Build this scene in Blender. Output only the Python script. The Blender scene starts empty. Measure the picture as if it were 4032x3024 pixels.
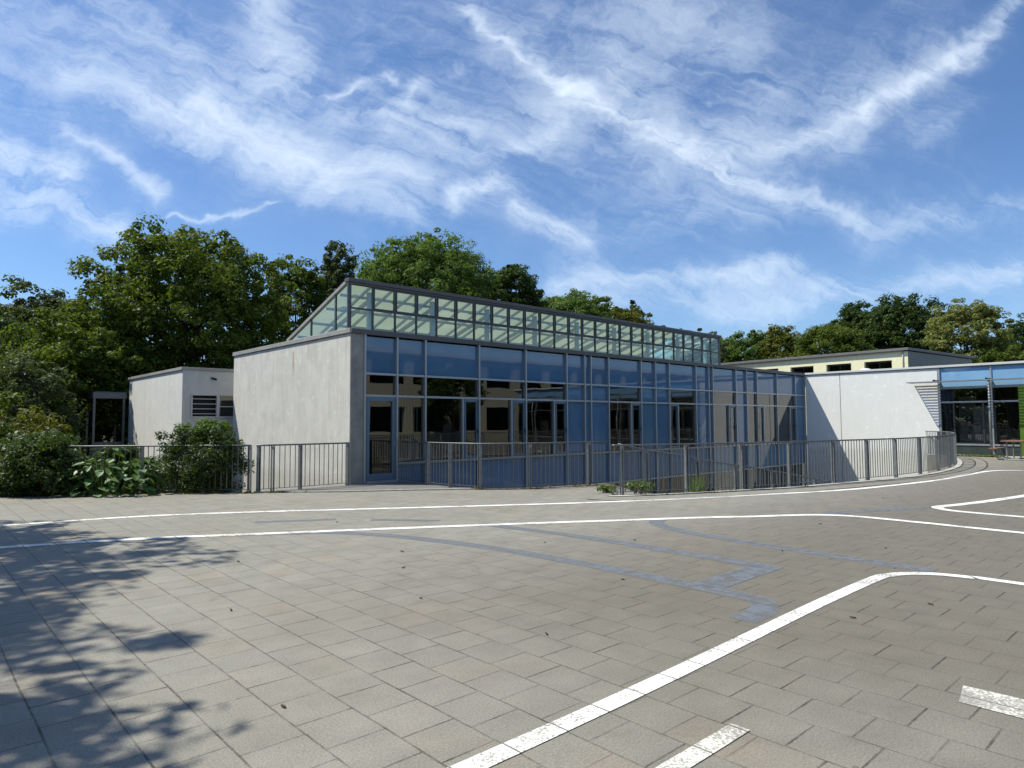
import bpy, math, random
import numpy as np
from mathutils import Vector, Matrix
from mathutils.geometry import tessellate_polygon
R = math.radians
C = bpy.context.scene.collection
S = bpy.context.scene

# ------------------------------------------------------------------ camera
cam_d = bpy.data.cameras.new('camera')
cam = bpy.data.objects.new('camera', cam_d); C.objects.link(cam)
cam_d.sensor_width = 36.0; cam_d.lens = 2647.2/4032*36; cam_d.clip_end = 2000; cam_d.clip_start = .05
yaw, pit, rol = .83103, .055953, -.0046967
def _basis():
    c, s = math.cos(pit), math.sin(pit)
    F = np.array([0, c, s]); U = np.array([0, -s, c]); Q = np.array([1., 0, 0])
    c, s = math.cos(rol), math.sin(rol)
    Q2 = c*Q+s*U; U2 = -s*Q+c*U
    M = np.array([[math.sin(yaw), math.cos(yaw), 0], [-math.cos(yaw), math.sin(yaw), 0], [0, 0, 1.]])
    return M@Q2, M@U2, M@F
_r, _u, _f = _basis()
m = Matrix.Identity(4)
for i in range(3):
    m[i][0] = _r[i]; m[i][1] = _u[i]; m[i][2] = -_f[i]
m[0][3], m[1][3], m[2][3] = -8.556, -15.534, 1.6
cam.matrix_world = m
S.camera = cam

# ------------------------------------------------------------------ light
SUN = Vector((-.455, .463, 1.0)).normalized()
el = math.asin(SUN.z); az = math.atan2(SUN.x, SUN.y)
sd = bpy.data.lights.new('sun', 'SUN'); sd.energy = 4.2; sd.angle = R(.6); sd.color = (1, .945, .80)
so = bpy.data.objects.new('sun', sd); C.objects.link(so)
so.rotation_euler = SUN.to_track_quat('Z', 'Y').to_euler(); so.location = (-20, 20, 40)
S.view_settings.view_transform = 'Standard'; S.view_settings.look = 'None'
S.view_settings.exposure = 0.45; S.view_settings.gamma = 1.0

# ------------------------------------------------------------------ node helper
class NT:
    def __init__(s, tree): s.t = tree; s.n = tree.nodes; s.l = tree.links
    def new(s, typ, **kw):
        n = s.n.new(typ)
        for k, v in kw.items(): setattr(n, k, v)
        return n
    def put(s, sock, v):
        if v is None: return
        if hasattr(v, 'links') or isinstance(v, bpy.types.NodeSocket): s.l.new(v, sock)
        else: sock.default_value = v
    def m(s, op, a, b=None, c=None, clamp=False):
        n = s.new('ShaderNodeMath', operation=op); n.use_clamp = clamp
        s.put(n.inputs[0], a); s.put(n.inputs[1], b); s.put(n.inputs[2], c); return n.outputs[0]
    def vm(s, op, a, b=None, scale=None):
        n = s.new('ShaderNodeVectorMath', operation=op)
        s.put(n.inputs[0], a)
        if b is not None: s.put(n.inputs[1], b)
        if scale is not None: s.put(n.inputs['Scale'], scale)
        return n
    def mix(s, f, a, b, mode='MIX'):
        n = s.new('ShaderNodeMix', data_type='RGBA', blend_type=mode)
        s.put(n.inputs[0], f); s.put(n.inputs[6], a); s.put(n.inputs[7], b); return n.outputs[2]
    def noise(s, vec, scale, detail=3, rough=.5, dist=0., lac=2.0, dims='3D'):
        n = s.new('ShaderNodeTexNoise', noise_dimensions=dims)
        s.put(n.inputs['Vector'], vec); s.put(n.inputs['Scale'], scale); s.put(n.inputs['Detail'], detail)
        s.put(n.inputs['Roughness'], rough); s.put(n.inputs['Distortion'], dist); s.put(n.inputs['Lacunarity'], lac)
        return n
    def ss(s, x, a, b):
        n = s.new('ShaderNodeMapRange', interpolation_type='SMOOTHSTEP')
        s.put(n.inputs[0], x); s.put(n.inputs[1], a); s.put(n.inputs[2], b); return n.outputs[0]
    def map(s, x, a, b, c, d):
        n = s.new('ShaderNodeMapRange')
        s.put(n.inputs[0], x); s.put(n.inputs[1], a); s.put(n.inputs[2], b); s.put(n.inputs[3], c); s.put(n.inputs[4], d); return n.outputs[0]
    def xyz(s, v):
        n = s.new('ShaderNodeSeparateXYZ'); s.put(n.inputs[0], v); return n.outputs
    def comb(s, x, y, z=0.):
        n = s.new('ShaderNodeCombineXYZ'); s.put(n.inputs[0], x); s.put(n.inputs[1], y); s.put(n.inputs[2], z); return n.outputs[0]

# ------------------------------------------------------------------ world: Nishita sky with cirrus
w = bpy.data.worlds.new('World'); S.world = w; w.use_nodes = True
T = NT(w.node_tree); T.n.clear()
out = T.new('ShaderNodeOutputWorld'); bg = T.new('ShaderNodeBackground')
sky = T.new('ShaderNodeTexSky', sky_type='NISHITA'); sky.sun_disc = False
sky.sun_elevation = el; sky.sun_rotation = az; sky.altitude = 0; sky.air_density = 1.0; sky.dust_density = .3; sky.ozone_density = 3.0
geo = T.new('ShaderNodeNewGeometry')
inc = T.vm('SCALE', geo.outputs['Incoming'], scale=-1.0).outputs[0]
# gnomonic coordinates about the horizontal heading (0.673, 0.739)
hd = (.6735, .7392, 0); hr = (.7392, -.6735, 0)
dF = T.vm('DOT_PRODUCT', inc, hd).outputs['Value']; dR = T.vm('DOT_PRODUCT', inc, hr).outputs['Value']
dz = T.xyz(inc)[2]
front = T.ss(dF, .15, .35)
dFs = T.m('MAXIMUM', T.m('ABSOLUTE', dF), .12)
u = T.m('DIVIDE', dR, dFs); v = T.m('DIVIDE', dz, dFs)
uv = T.comb(u, v, T.m('MULTIPLY', dF, .35))
wn = T.noise(uv, 3.2, 5, .55); wn2 = T.noise(uv, 11., 4, .6)
wv = T.vm('SUBTRACT', wn.outputs['Color'], (.5, .5, .5)).outputs[0]
wv2 = T.vm('SUBTRACT', wn2.outputs['Color'], (.5, .5, .5)).outputs[0]
uvw = T.vm('ADD', uv, T.vm('SCALE', wv, scale=.12).outputs[0]).outputs[0]
uvw = T.vm('ADD', uvw, T.vm('SCALE', wv2, scale=.07).outputs[0]).outputs[0]
X = T.xyz(uvw); uu, vv = X[0], X[1]
# soft cirrus bands: (u0, v0, u1, v1, half width, strength)
BANDS = [(-0.772, 0.347, -0.596, 0.293, 0.0262, 1.0),
         (-0.775, 0.411, -0.689, 0.375, 0.0172, 0.9),
         (-0.691, 0.432, -0.535, 0.353, 0.0138, 0.7),
         (-0.673, 0.512, -0.481, 0.46, 0.0172, 0.55),
         (-0.474, 0.486, -0.325, 0.409, 0.0379, 0.7),
         (-0.325, 0.402, -0.142, 0.358, 0.0344, 0.8),
         (-0.282, 0.359, -0.163, 0.301, 0.0207, 0.6),
         (-0.385, 0.65, -0.355, 0.54, 0.0516, 0.9),
         (-0.62, 0.651, -0.497, 0.569, 0.0413, 0.45),
         (-0.783, 0.622, -0.64, 0.585, 0.062, 0.35),
         (-0.779, 0.527, -0.425, 0.482, 0.062, 0.32),
         (-0.566, 0.468, -0.382, 0.438, 0.0413, 0.4),
         (-0.083, 0.321, -0.012, 0.349, 0.0151, 1.2),
         (0.005, 0.308, 0.116, 0.275, 0.0124, 1.0),
         (-0.072, 0.648, 0.098, 0.508, 0.0096, 0.8),
         (0.098, 0.508, 0.28, 0.407, 0.0138, 1.0),
         (0.28, 0.407, 0.391, 0.356, 0.0138, 0.9),
         (0.391, 0.356, 0.529, 0.305, 0.0124, 0.7),
         (0.162, 0.559, 0.237, 0.407, 0.0413, 0.5),
         (0.055, 0.48, 0.14, 0.458, 0.0275, 0.35),
         (0.35, 0.403, 0.528, 0.463, 0.0193, 0.75),
         (0.528, 0.47, 0.694, 0.557, 0.0138, 0.9),
         (0.694, 0.557, 0.783, 0.637, 0.0124, 0.7),
         (0.28, 0.428, 0.512, 0.427, 0.0379, 0.45),
         (0.38, 0.5, 0.564, 0.499, 0.0413, 0.25),
         (0.067, 0.216, 0.416, 0.234, 0.0151, 0.6),
         (0.31, 0.179, 0.772, 0.219, 0.0275, 0.55),
         (0.557, 0.298, 0.777, 0.326, 0.031, 0.4),
         (0.102, 0.187, 0.484, 0.207, 0.0275, 0.35),
         (0.618, 0.427, 0.69, 0.47, 0.0275, 0.25),
         (-0.284, 0.509, -0.157, 0.523, 0.0069, 0.7),
         (-0.139, 0.484, -0.104, 0.528, 0.011, 0.6),
         (-0.27, 0.47, 0.069, 0.429, 0.0207, 0.4),
         (-0.002, 0.408, 0.097, 0.456, 0.0096, 0.5),
         (-0.171, 0.43, -0.044, 0.401, 0.0275, 0.5),
         (-0.52, 0.31, -0.352, 0.338, 0.0041, 0.6),
         (0.213, 0.625, 0.354, 0.573, 0.0413, 0.35),
         (-0.072, 0.56, 0.035, 0.604, 0.0275, 0.2),
         (0.229, 0.307, 0.418, 0.327, 0.0413, 0.2)]
tot = None
for (a0, b0, a1, b1, hw, st) in BANDS:
    dx, dy = a1-a0, b1-b0; L2 = dx*dx+dy*dy
    px = T.m('SUBTRACT', uu, a0); py = T.m('SUBTRACT', vv, b0)
    t = T.m('DIVIDE', T.m('ADD', T.m('MULTIPLY', px, dx), T.m('MULTIPLY', py, dy)), L2, clamp=True)
    ex = T.m('SUBTRACT', px, T.m('MULTIPLY', t, dx)); ey = T.m('SUBTRACT', py, T.m('MULTIPLY', t, dy))
    d2 = T.m('ADD', T.m('MULTIPLY', ex, ex), T.m('MULTIPLY', ey, ey))
    st = st*(.56 if hw > .026 else .70); hw = hw*(1.0 if hw > .026 else 1.15)
    g = T.m('MULTIPLY', T.m('POWER', T.m('ADD', T.m('MULTIPLY', d2, 1.0/(hw*hw)), 1.0), -1.7), st)
    tot = g if tot is None else T.m('ADD', tot, g)
# streaks: noise stretched along a slowly turning direction
rot = T.new('ShaderNodeVectorRotate', rotation_type='Z_AXIS'); T.put(rot.inputs['Vector'], uvw); rot.inputs['Angle'].default_value = R(20)
st1 = T.vm('MULTIPLY', rot.outputs[0], (1.5, 15., 1.)).outputs[0]
n1 = T.noise(st1, 1.6, 8, .62, .5).outputs[0]
rot2 = T.new('ShaderNodeVectorRotate', rotation_type='Z_AXIS'); T.put(rot2.inputs['Vector'], uvw); rot2.inputs['Angle'].default_value = R(-38)
n2 = T.noise(T.vm('MULTIPLY', rot2.outputs[0], (1.9, 11., 1.)).outputs[0], 2.0, 7, .6, .4).outputs[0]
fine = T.noise(T.vm('MULTIPLY', rot.outputs[0], (5, 38., 1.)).outputs[0], 1.6, 8, .7, .7).outputs[0]
stk = T.m('ADD', T.m('MULTIPLY', n1, .62), T.m('MULTIPLY', n2, .38))
stk = T.m('ADD', T.m('MULTIPLY', stk, .66), T.m('MULTIPLY', fine, .34))
fl = T.noise(T.vm('ADD', uvw, T.vm('SCALE', wv2, scale=.12).outputs[0]).outputs[0], 3.4, 7, .58, .8).outputs[0]
fil = T.m('POWER', T.m('SUBTRACT', 1.0, T.m('ABSOLUTE', T.m('MULTIPLY', T.m('SUBTRACT', fl, .5), 3.6)), clamp=True), 2.2)
veil = T.ss(T.noise(uvw, 1.7, 5, .5).outputs[0], .40, .74)
tot = T.m('MULTIPLY', tot, front)
back = T.m('MULTIPLY', T.m('SUBTRACT', 1.0, front), T.m('MULTIPLY', veil, .5))
cov = T.m('MULTIPLY', T.m('ADD', tot, back), T.m('ADD', T.map(stk, .40, .62, .03, 1.45), T.m('MULTIPLY', fil, .5)))
cov = T.m('ADD', cov, T.m('MULTIPLY', T.m('MULTIPLY', veil, .20), T.m('ADD', T.ss(stk, .38, .66), fil)))
cov = T.m('MULTIPLY', cov, T.ss(cov, -.12, .34))
cov = T.m('SUBTRACT', 1.0, T.m('EXPONENT', T.m('MULTIPLY', cov, -1.0)))
cov = T.m('MULTIPLY', cov, T.ss(dz, .0, .06))
hz = T.ss(dz, .34, -.02)
cov = T.m('MAXIMUM', cov, T.m('MULTIPLY', hz, .0))
skyc = T.mix(1.0, sky.outputs[0], (.80, .98, 1.19, 1), 'MULTIPLY')
cl = T.mix(cov, skyc, (7.6, 8.7, 9.9, 1))
T.put(bg.inputs[0], cl); bg.inputs[1].default_value = .088
T.l.new(bg.outputs[0], out.inputs[0])
try: w.cycles.sampling_method = 'MANUAL'; w.cycles.sample_map_resolution = 1024
except Exception: pass
S.cycles.max_bounces = 8; S.cycles.transparent_max_bounces = 24; S.cycles.caustics_reflective = False; S.cycles.caustics_refractive = False
S.cycles.sample_clamp_indirect = 4.0
S.render.film_transparent = False

# ------------------------------------------------------------------ materials
def schlick(t, f0=.04, nrm=None):
    g = t.new('ShaderNodeNewGeometry')
    c = t.m('ABSOLUTE', t.vm('DOT_PRODUCT', g.outputs['Normal'], g.outputs['Incoming']).outputs['Value'])
    return t.m('ADD', t.m('MULTIPLY', t.m('POWER', t.m('SUBTRACT', 1.0, c, clamp=True), 5.0), 1-f0), f0)
MATS = {}
def mat(name):
    mm = bpy.data.materials.new(name); mm.use_nodes = True
    t = NT(mm.node_tree); b = t.n['Principled BSDF']; MATS[name] = mm
    return mm, t, b
def oco(t): return t.new('ShaderNodeTexCoord').outputs['Object']
def plain(name, col, rough=.5, metal=0., spec=.5, var=.12, vs=3., bump=0., bs=60.):
    mm, t, b = mat(name); co = oco(t)
    n = t.noise(co, vs, 4, .6).outputs[0]
    f = t.map(n, .3, .7, 1-var, 1+var)
    sc = t.vm('SCALE', (col[0], col[1], col[2]), scale=f).outputs[0]
    t.put(b.inputs['Base Color'], sc)
    b.inputs['Roughness'].default_value = rough; b.inputs['Metallic'].default_value = metal
    b.inputs['Specular IOR Level'].default_value = spec
    t.put(b.inputs['Roughness'], t.map(n, .3, .7, max(0, rough-.06), min(1, rough+.06)))
    if bump:
        bp = t.new('ShaderNodeBump'); bp.inputs['Strength'].default_value = bump; bp.inputs['Distance'].default_value = .01
        t.put(bp.inputs['Height'], t.noise(co, bs, 3, .6).outputs[0]); t.l.new(bp.outputs[0], b.inputs['Normal'])
    return mm
def plaster(name, base, dark, streaks=True, yellow=None, rust=False, mott=.5):
    mm, t, b = mat(name); co = oco(t); x = t.xyz(co)
    blot = t.noise(co, 1.6, 6, .62, .3).outputs[0]
    st = t.noise(t.vm('MULTIPLY', co, (5., 5., .7)).outputs[0], 1.3, 5, .6).outputs[0]
    f = t.m('ADD', t.m('MULTIPLY', t.ss(blot, .34, .66), .55), t.m('MULTIPLY', t.ss(st, .36, .68), .45))
    c = t.mix(t.m('MULTIPLY', f, mott), base+(1,), dark+(1,))
    pt = t.noise(co, 4.5, 2, .4).outputs[0]
    c = t.mix(t.m('MULTIPLY', t.ss(pt, .64, .70), .35), c, (base[0]*1.25, base[1]*1.25, base[2]*1.25, 1))
    dr_ = t.noise(t.vm('MULTIPLY', co, (9., 9., .25)).outputs[0], 1.6, 4, .65).outputs[0]
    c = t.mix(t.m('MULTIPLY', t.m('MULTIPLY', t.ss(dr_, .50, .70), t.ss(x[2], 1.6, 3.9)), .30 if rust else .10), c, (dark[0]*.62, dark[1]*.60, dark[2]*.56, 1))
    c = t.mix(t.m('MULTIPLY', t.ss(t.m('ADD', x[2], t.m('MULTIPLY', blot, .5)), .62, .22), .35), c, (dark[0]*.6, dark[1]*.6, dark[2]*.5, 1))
    fine = t.noise(co, 120, 2, .5).outputs[0]
    c = t.mix(1.0, c, t.comb(*[t.map(fine, .3, .7, .93, 1.06)]*3), 'MULTIPLY')
    if rust:
        dy = t.m('ADD', x[1], -3.40); dy = t.m('ADD', dy, t.m('MULTIPLY', t.m('SUBTRACT', st, .5), .10))
        g = t.m('EXPONENT', t.m('MULTIPLY', t.m('MULTIPLY', dy, dy), -1/(.055**2)))
        g = t.m('MULTIPLY', g, t.m('MULTIPLY', t.ss(x[2], 2.85, 3.35), t.ss(x[2], 3.74, 3.66)))
        c = t.mix(t.m('MULTIPLY', g, .7), c, (.30, .19, .10, 1))
        dz_ = t.m('ADD', x[2], -3.36); dy2 = t.m('ADD', x[1], -2.97)
        g2 = t.m('EXPONENT', t.m('ADD', t.m('MULTIPLY', t.m('MULTIPLY', dy2, dy2), -300), t.m('MULTIPLY', t.m('MULTIPLY', dz_, dz_), -110)))
        c = t.mix(t.m('MULTIPLY', g2, .8), c, (.72, .71, .68, 1))
    if yellow:
        c = t.mix(t.m('MULTIPLY', t.ss(st, .5, .8), .3), c, yellow+(1,))
    t.put(b.inputs['Base Color'], c); b.inputs['Roughness'].default_value = .9; b.inputs['Specular IOR Level'].default_value = .2
    bp = t.new('ShaderNodeBump'); bp.inputs['Strength'].default_value = .5; bp.inputs['Distance'].default_value = .006
    t.put(bp.inputs['Height'], t.m('ADD', t.noise(co, 70, 4, .7).outputs[0], t.noise(co, 6, 3, .5).outputs[0])); t.l.new(bp.outputs[0], b.inputs['Normal'])
    return mm
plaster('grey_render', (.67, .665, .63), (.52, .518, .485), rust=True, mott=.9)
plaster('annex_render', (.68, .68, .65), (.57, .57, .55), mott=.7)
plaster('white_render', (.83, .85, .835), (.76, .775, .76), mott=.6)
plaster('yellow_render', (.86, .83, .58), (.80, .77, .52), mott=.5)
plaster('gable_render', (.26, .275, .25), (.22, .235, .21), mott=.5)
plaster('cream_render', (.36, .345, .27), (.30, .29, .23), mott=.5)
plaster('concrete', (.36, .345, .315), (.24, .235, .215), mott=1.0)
plain('pier_concrete', (.29, .29, .27), .85, spec=.2, var=.22, vs=2.5, bump=.3)
plain('landing', (.17, .17, .165), .8, spec=.3, var=.12, vs=5, bump=.4, bs=200)
plain('coping_metal', (.36, .35, .33), .55, metal=.25, var=.15, vs=6)
plain('fascia_metal', (.115, .112, .112), .5, metal=.3, var=.08)
plain('frame_alu', (.40, .44, .46), .38, metal=.45, var=.05)
plain('frame_blue', (.13, .20, .27), .4, metal=.3, var=.05)
plain('frame_dark', (.085, .095, .105), .45, metal=.3, var=.08)
plain('steel', (.15, .165, .175), .5, metal=.5, var=.14, vs=9)
plain('steel_light', (.30, .325, .34), .45, metal=.6, var=.12, vs=9)
plain('roof_felt', (.12, .12, .115), .9, var=.2, vs=1.5, bump=.4)
plain('roof_edge', (.17, .165, .165), .6, metal=.2, var=.1)
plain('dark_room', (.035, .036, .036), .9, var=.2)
plain('dark_metal', (.03, .032, .036), .5, var=.1)
plain('white_paint', (.62, .63, .62), .5, var=.05)
plain('curtain', (.22, .28, .25), .85, var=.15, vs=2)
plain('green_panel', (.085, .17, .012), .45, var=.08)
plain('plinth', (.035, .05, .045), .5, var=.1)
plain('wood_seat', (.20, .115, .08), .55, var=.25, vs=14)
plain('galv', (.30, .32, .33), .5, metal=.6, var=.15, vs=12)
plain('soil', (.055, .042, .028), .95, spec=.1, var=.4, vs=4, bump=.6, bs=30)
plain('bark', (.085, .068, .05), .9, spec=.15, var=.35, vs=6, bump=.8, bs=14)
plain('kerb', (.52, .50, .45), .85, spec=.2, var=.16, vs=6, bump=.3)
plain('lamp_white', (.8, .82, .8), .5, var=.02)
plain('acrylic', (.75, .78, .80), .25, var=.03)

def blue_panel(name, base, gl=.0):
    mm, t, b = mat(name); co = oco(t)
    inf = t.new('ShaderNodeObjectInfo').outputs['Random']
    n = t.noise(co, .9, 3, .5).outputs[0]
    f = t.m('MULTIPLY', t.map(n, .3, .7, .93, 1.07), t.map(inf, 0, 1, .93, 1.08))
    t.put(b.inputs['Base Color'], t.vm('SCALE', base, scale=f).outputs[0])
    b.inputs['Roughness'].default_value = .03; b.inputs['IOR'].default_value = 1.52; b.inputs['Specular IOR Level'].default_value = .75
    bp = t.new('ShaderNodeBump'); bp.inputs['Strength'].default_value = .07; bp.inputs['Distance'].default_value = .05
    t.put(bp.inputs['Height'], t.noise(t.vm('MULTIPLY', co, (1., 1., .55)).outputs[0], .9, 1, .4).outputs[0]); t.l.new(bp.outputs[0], b.inputs['Normal'])
    return mm
blue_panel('blue_glass', (.080, .178, .305))
blue_panel('blue_glass_sunlit', (.22, .42, .66))  # same glass as the facade panels, with sunlit brightness put into its colour
def glass(name, tint, refl, rcol=(1, 1, 1), wav=.05):
    mm, t, b = mat(name); t.n.remove(b); o = t.n['Material Output']; co = oco(t)
    tr = t.new('ShaderNodeBsdfTransparent'); t.put(tr.inputs[0], tint+(1,))
    gl = t.new('ShaderNodeBsdfGlossy'); gl.inputs['Roughness'].default_value = .01; t.put(gl.inputs[0], rcol+(1,))
    bp = t.new('ShaderNodeBump'); bp.inputs['Strength'].default_value = wav; bp.inputs['Distance'].default_value = .05
    t.put(bp.inputs['Height'], t.noise(t.vm('MULTIPLY', co, (1., 1., .6)).outputs[0], 1.1, 1, .4).outputs[0]); t.l.new(bp.outputs[0], gl.inputs['Normal'])
    fac = t.m('ADD', schlick(t), refl, clamp=True)
    mx = t.new('ShaderNodeMixShader'); t.put(mx.inputs[0], fac)
    t.l.new(tr.outputs[0], mx.inputs[1]); t.l.new(gl.outputs[0], mx.inputs[2]); t.l.new(mx.outputs[0], o.inputs[0])
    return mm
glass('window_glass', (.50, .55, .53), .10)
glass('skylight_glass', (.76, .89, .82), .05)
glass('annex_glass', (.55, .60, .58), .12)
def trans(name, col, tcol, f=.5):
    mm, t, b = mat(name); t.n.remove(b); o = t.n['Material Output']
    co = oco(t); n = t.noise(co, .8, 3, .6).outputs[0]
    d = t.new('ShaderNodeBsdfDiffuse'); t.put(d.inputs[0], col+(1,))
    tr = t.new('ShaderNodeBsdfTranslucent'); t.put(tr.inputs[0], t.vm('SCALE', tcol, scale=t.map(n, .3, .7, .88, 1.1)).outputs[0])
    mx = t.new('ShaderNodeMixShader'); mx.inputs[0].default_value = f
    t.l.new(d.outputs[0], mx.inputs[1]); t.l.new(tr.outputs[0], mx.inputs[2]); t.l.new(mx.outputs[0], o.inputs[0])
    return mm
trans('roof_blind', (.34, .36, .29), (.34, .36, .26), .55)
def leafm(name, c1, c2, tr=.35, tc=None, gloss=.20):
    mm, t, b = mat(name); t.n.remove(b); o = t.n['Material Output']
    g = t.new('ShaderNodeNewGeometry'); co = oco(t)
    rnd = g.outputs['Random Per Island']
    big = t.noise(co, .55, 3, .6).outputs[0]
    f = t.m('ADD', t.m('MULTIPLY', rnd, .55), t.m('MULTIPLY', t.ss(big, .35, .65), .45))
    c = t.mix(f, c1+(1,), c2+(1,))
    d = t.new('ShaderNodeBsdfDiffuse'); t.put(d.inputs[0], c)
    tt = t.new('ShaderNodeBsdfTranslucent'); t.put(tt.inputs[0], t.mix(1.0, c, (tc or (1.5, 1.45, .55))+(1,), 'MULTIPLY'))
    mx = t.new('ShaderNodeMixShader'); mx.inputs[0].default_value = tr
    t.l.new(d.outputs[0], mx.inputs[1]); t.l.new(tt.outputs[0], mx.inputs[2])
    gl = t.new('ShaderNodeBsdfGlossy'); gl.inputs['Roughness'].default_value = .45; gl.inputs[0].default_value = (.8, .85, .9, 1)
    mx2 = t.new('ShaderNodeMixShader'); t.put(mx2.inputs[0], t.m('MULTIPLY', schlick(t, .05), gloss))
    t.l.new(mx.outputs[0], mx2.inputs[1]); t.l.new(gl.outputs[0], mx2.inputs[2]); t.l.new(mx2.outputs[0], o.inputs[0])
    return mm
leafm('leaf_dark', (.052, .092, .014), (.125, .165, .026), tr=.42)
leafm('leaf_deep', (.028, .058, .014), (.070, .110, .026), tr=.4)
leafm('leaf_mid', (.066, .125, .025), (.135, .205, .050), tr=.42)
leafm('leaf_olive', (.080, .098, .014), (.145, .155, .028))
leafm('leaf_pale', (.13, .16, .045), (.23, .25, .08))
leafm('leaf_grey', (.055, .080, .032), (.105, .135, .060))
leafm('leaf_bright', (.085, .16, .025), (.16, .25, .04), gloss=.5)
leafm('leaf_yellow', (.12, .11, .03), (.22, .16, .05))
leafm('leaf_big', (.075, .155, .03), (.13, .225, .05), tr=.3, gloss=.7)
leafm('leaf_shade', (.022, .050, .010), (.085, .135, .025), gloss=.45)
leafm('conifer', (.010, .028, .012), (.022, .045, .02), tr=.1)

# paving: rows of concrete slabs, columns run away along Y
def paving():
    mm, t, b = mat('paving'); co = oco(t); x = t.xyz(co)
    wob = t.noise(co, 1.3, 2, .5).outputs[0]
    wx = t.m('ADD', x[0], t.m('MULTIPLY', t.m('SUBTRACT', wob, .5), .016))
    uu = t.m('DIVIDE', t.m('ADD', wx, 7.62), .335); col = t.m('FLOOR', uu); fu = t.m('SUBTRACT', uu, col)
    wn = t.new('ShaderNodeTexWhiteNoise', noise_dimensions='1D'); t.put(wn.inputs['W'], col)
    par = t.m('MODULO', t.m('ABSOLUTE', col), 2.0)
    off = t.m('ADD', t.m('MULTIPLY', par, .155), t.m('MULTIPLY', t.m('SUBTRACT', wn.outputs['Value'], .5), .05))
    yy = t.m('ADD', x[1], t.m('MULTIPLY', t.m('SUBTRACT', t.noise(co, 1.7, 2, .5).outputs[0], .5), .014))
    vv = t.m('DIVIDE', t.m('ADD', yy, t.m('ADD', off, 9.998)), .342); row = t.m('FLOOR', vv); fv = t.m('SUBTRACT', vv, row)
    w2 = t.new('ShaderNodeTexWhiteNoise', noise_dimensions='2D'); t.put(w2.inputs['Vector'], t.comb(col, row))
    tr1 = w2.outputs['Value']
    w3 = t.new('ShaderNodeTexWhiteNoise', noise_dimensions='2D'); t.put(w3.inputs['Vector'], t.comb(t.m('ADD', col, 31.3), t.m('ADD', row, 7.7)))
    # distances to the joints in metres
    du = t.m('MULTIPLY', t.m('MINIMUM', fu, t.m('SUBTRACT', 1.0, fu)), .335)
    dv = t.m('MULTIPLY', t.m('MINIMUM', fv, t.m('SUBTRACT', 1.0, fv)), .342)
    rag = t.noise(co, 38, 3, .7).outputs[0]
    jw = t.map(rag, .3, .75, .0016, .0070)
    # which joint
    ucell = t.m('FLOOR', t.m('ADD', uu, .5)); hv = t.m('FLOOR', t.m('MULTIPLY', vv, 2.0))
    zig = t.m('MODULO', t.m('ABSOLUTE', t.m('ADD', ucell, hv)), 2.0)
    right = t.ss(x[0], -6.2, -4.0)
    zs = t.m('SUBTRACT', 1.0, t.m('MULTIPLY', t.m('MULTIPLY', zig, right), .72))
    js = t.m('MULTIPLY', t.map(t.noise(co, 2.2, 3, .6).outputs[0], .32, .66, .25, .92), t.map(t.noise(co, 14, 3, .7).outputs[0], .35, .6, .55, 1.15), clamp=True)
    w4 = t.new('ShaderNodeTexWhiteNoise', noise_dimensions='2D'); t.put(w4.inputs['Vector'], t.comb(t.m('FLOOR', t.m('ADD', vv, .5)), t.m('ADD', col, .37)))
    vs = t.map(w4.outputs['Value'], 0., 1., .5, 1.4)
    ju = t.m('MULTIPLY', t.m('MULTIPLY', t.ss(t.m('SUBTRACT', du, jw), .0035, 0.0), zs), 1.0)
    jv = t.m('MULTIPLY', t.ss(t.m('SUBTRACT', dv, jw), .0035, 0.0), vs)
    J = t.m('MULTIPLY', t.m('MAXIMUM', ju, jv), js, clamp=True)
    # slab colour
    base = t.mix(tr1, (.236, .229, .200, 1), (.258, .250, .219, 1))
    base = t.mix(t.m('MULTIPLY', t.m('MULTIPLY', t.ss(w3.outputs['Value'], .62, .95), .5), t.ss(t.noise(co, .8, 3, .6).outputs[0], .42, .62)), base, (.305, .250, .195, 1))
    base = t.mix(t.m('MULTIPLY', t.ss(t.noise(co, .55, 4, .6).outputs[0], .42, .68), .45), base, (.215, .205, .168, 1))
    brown_zone = t.m('MULTIPLY', t.ss(t.m('ADD', x[0], t.m('MULTIPLY', t.noise(co, .4, 3, .6).outputs[0], 3.)), -5.6, -1.6), t.ss(x[1], -7.5, -12.0))  # slabs turn darker and browner towards the near right
    base = t.mix(t.m('MULTIPLY', brown_zone, .85), base, (.138, .125, .098, 1))
    patch = t.noise(co, 3.0, 4, .6).outputs[0]
    base = t.mix(1.0, base, t.comb(*[t.map(patch, .3, .7, .90, 1.09)]*3), 'MULTIPLY')
    sp = t.noise(co, 85, 4, .8).outputs[0]
    sp2 = t.noise(co, 42, 3, .7).outputs[0]
    base = t.mix(1.0, base, t.comb(*[t.map(sp, .30, .70, .60, 1.40)]*3), 'MULTIPLY')
    base = t.mix(t.m('MULTIPLY', t.ss(sp2, .62, .72), .7), base, (.13, .122, .11, 1))
    moss = t.ss(t.noise(co, 5.5, 3, .6).outputs[0], .60, .75)
    jc = t.mix(moss, (.060, .050, .040, 1), (.045, .050, .022, 1))
    stain = t.ss(t.noise(co, .9, 5, .7, 1.2).outputs[0], .56, .66)
    base = t.mix(t.m('MULTIPLY', stain, .22), base, (.12, .11, .085, 1))
    gum = t.new('ShaderNodeTexVoronoi'); t.put(gum.inputs['Vector'], co); gum.inputs['Scale'].default_value = 2.3
    base = t.mix(t.m('MULTIPLY', t.ss(gum.outputs['Distance'], .045, .03), .6), base, (.10, .095, .085, 1))
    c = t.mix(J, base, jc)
    t.put(b.inputs['Base Color'], c); b.inputs['Roughness'].default_value = .78; b.inputs['Specular IOR Level'].default_value = .42
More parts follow.
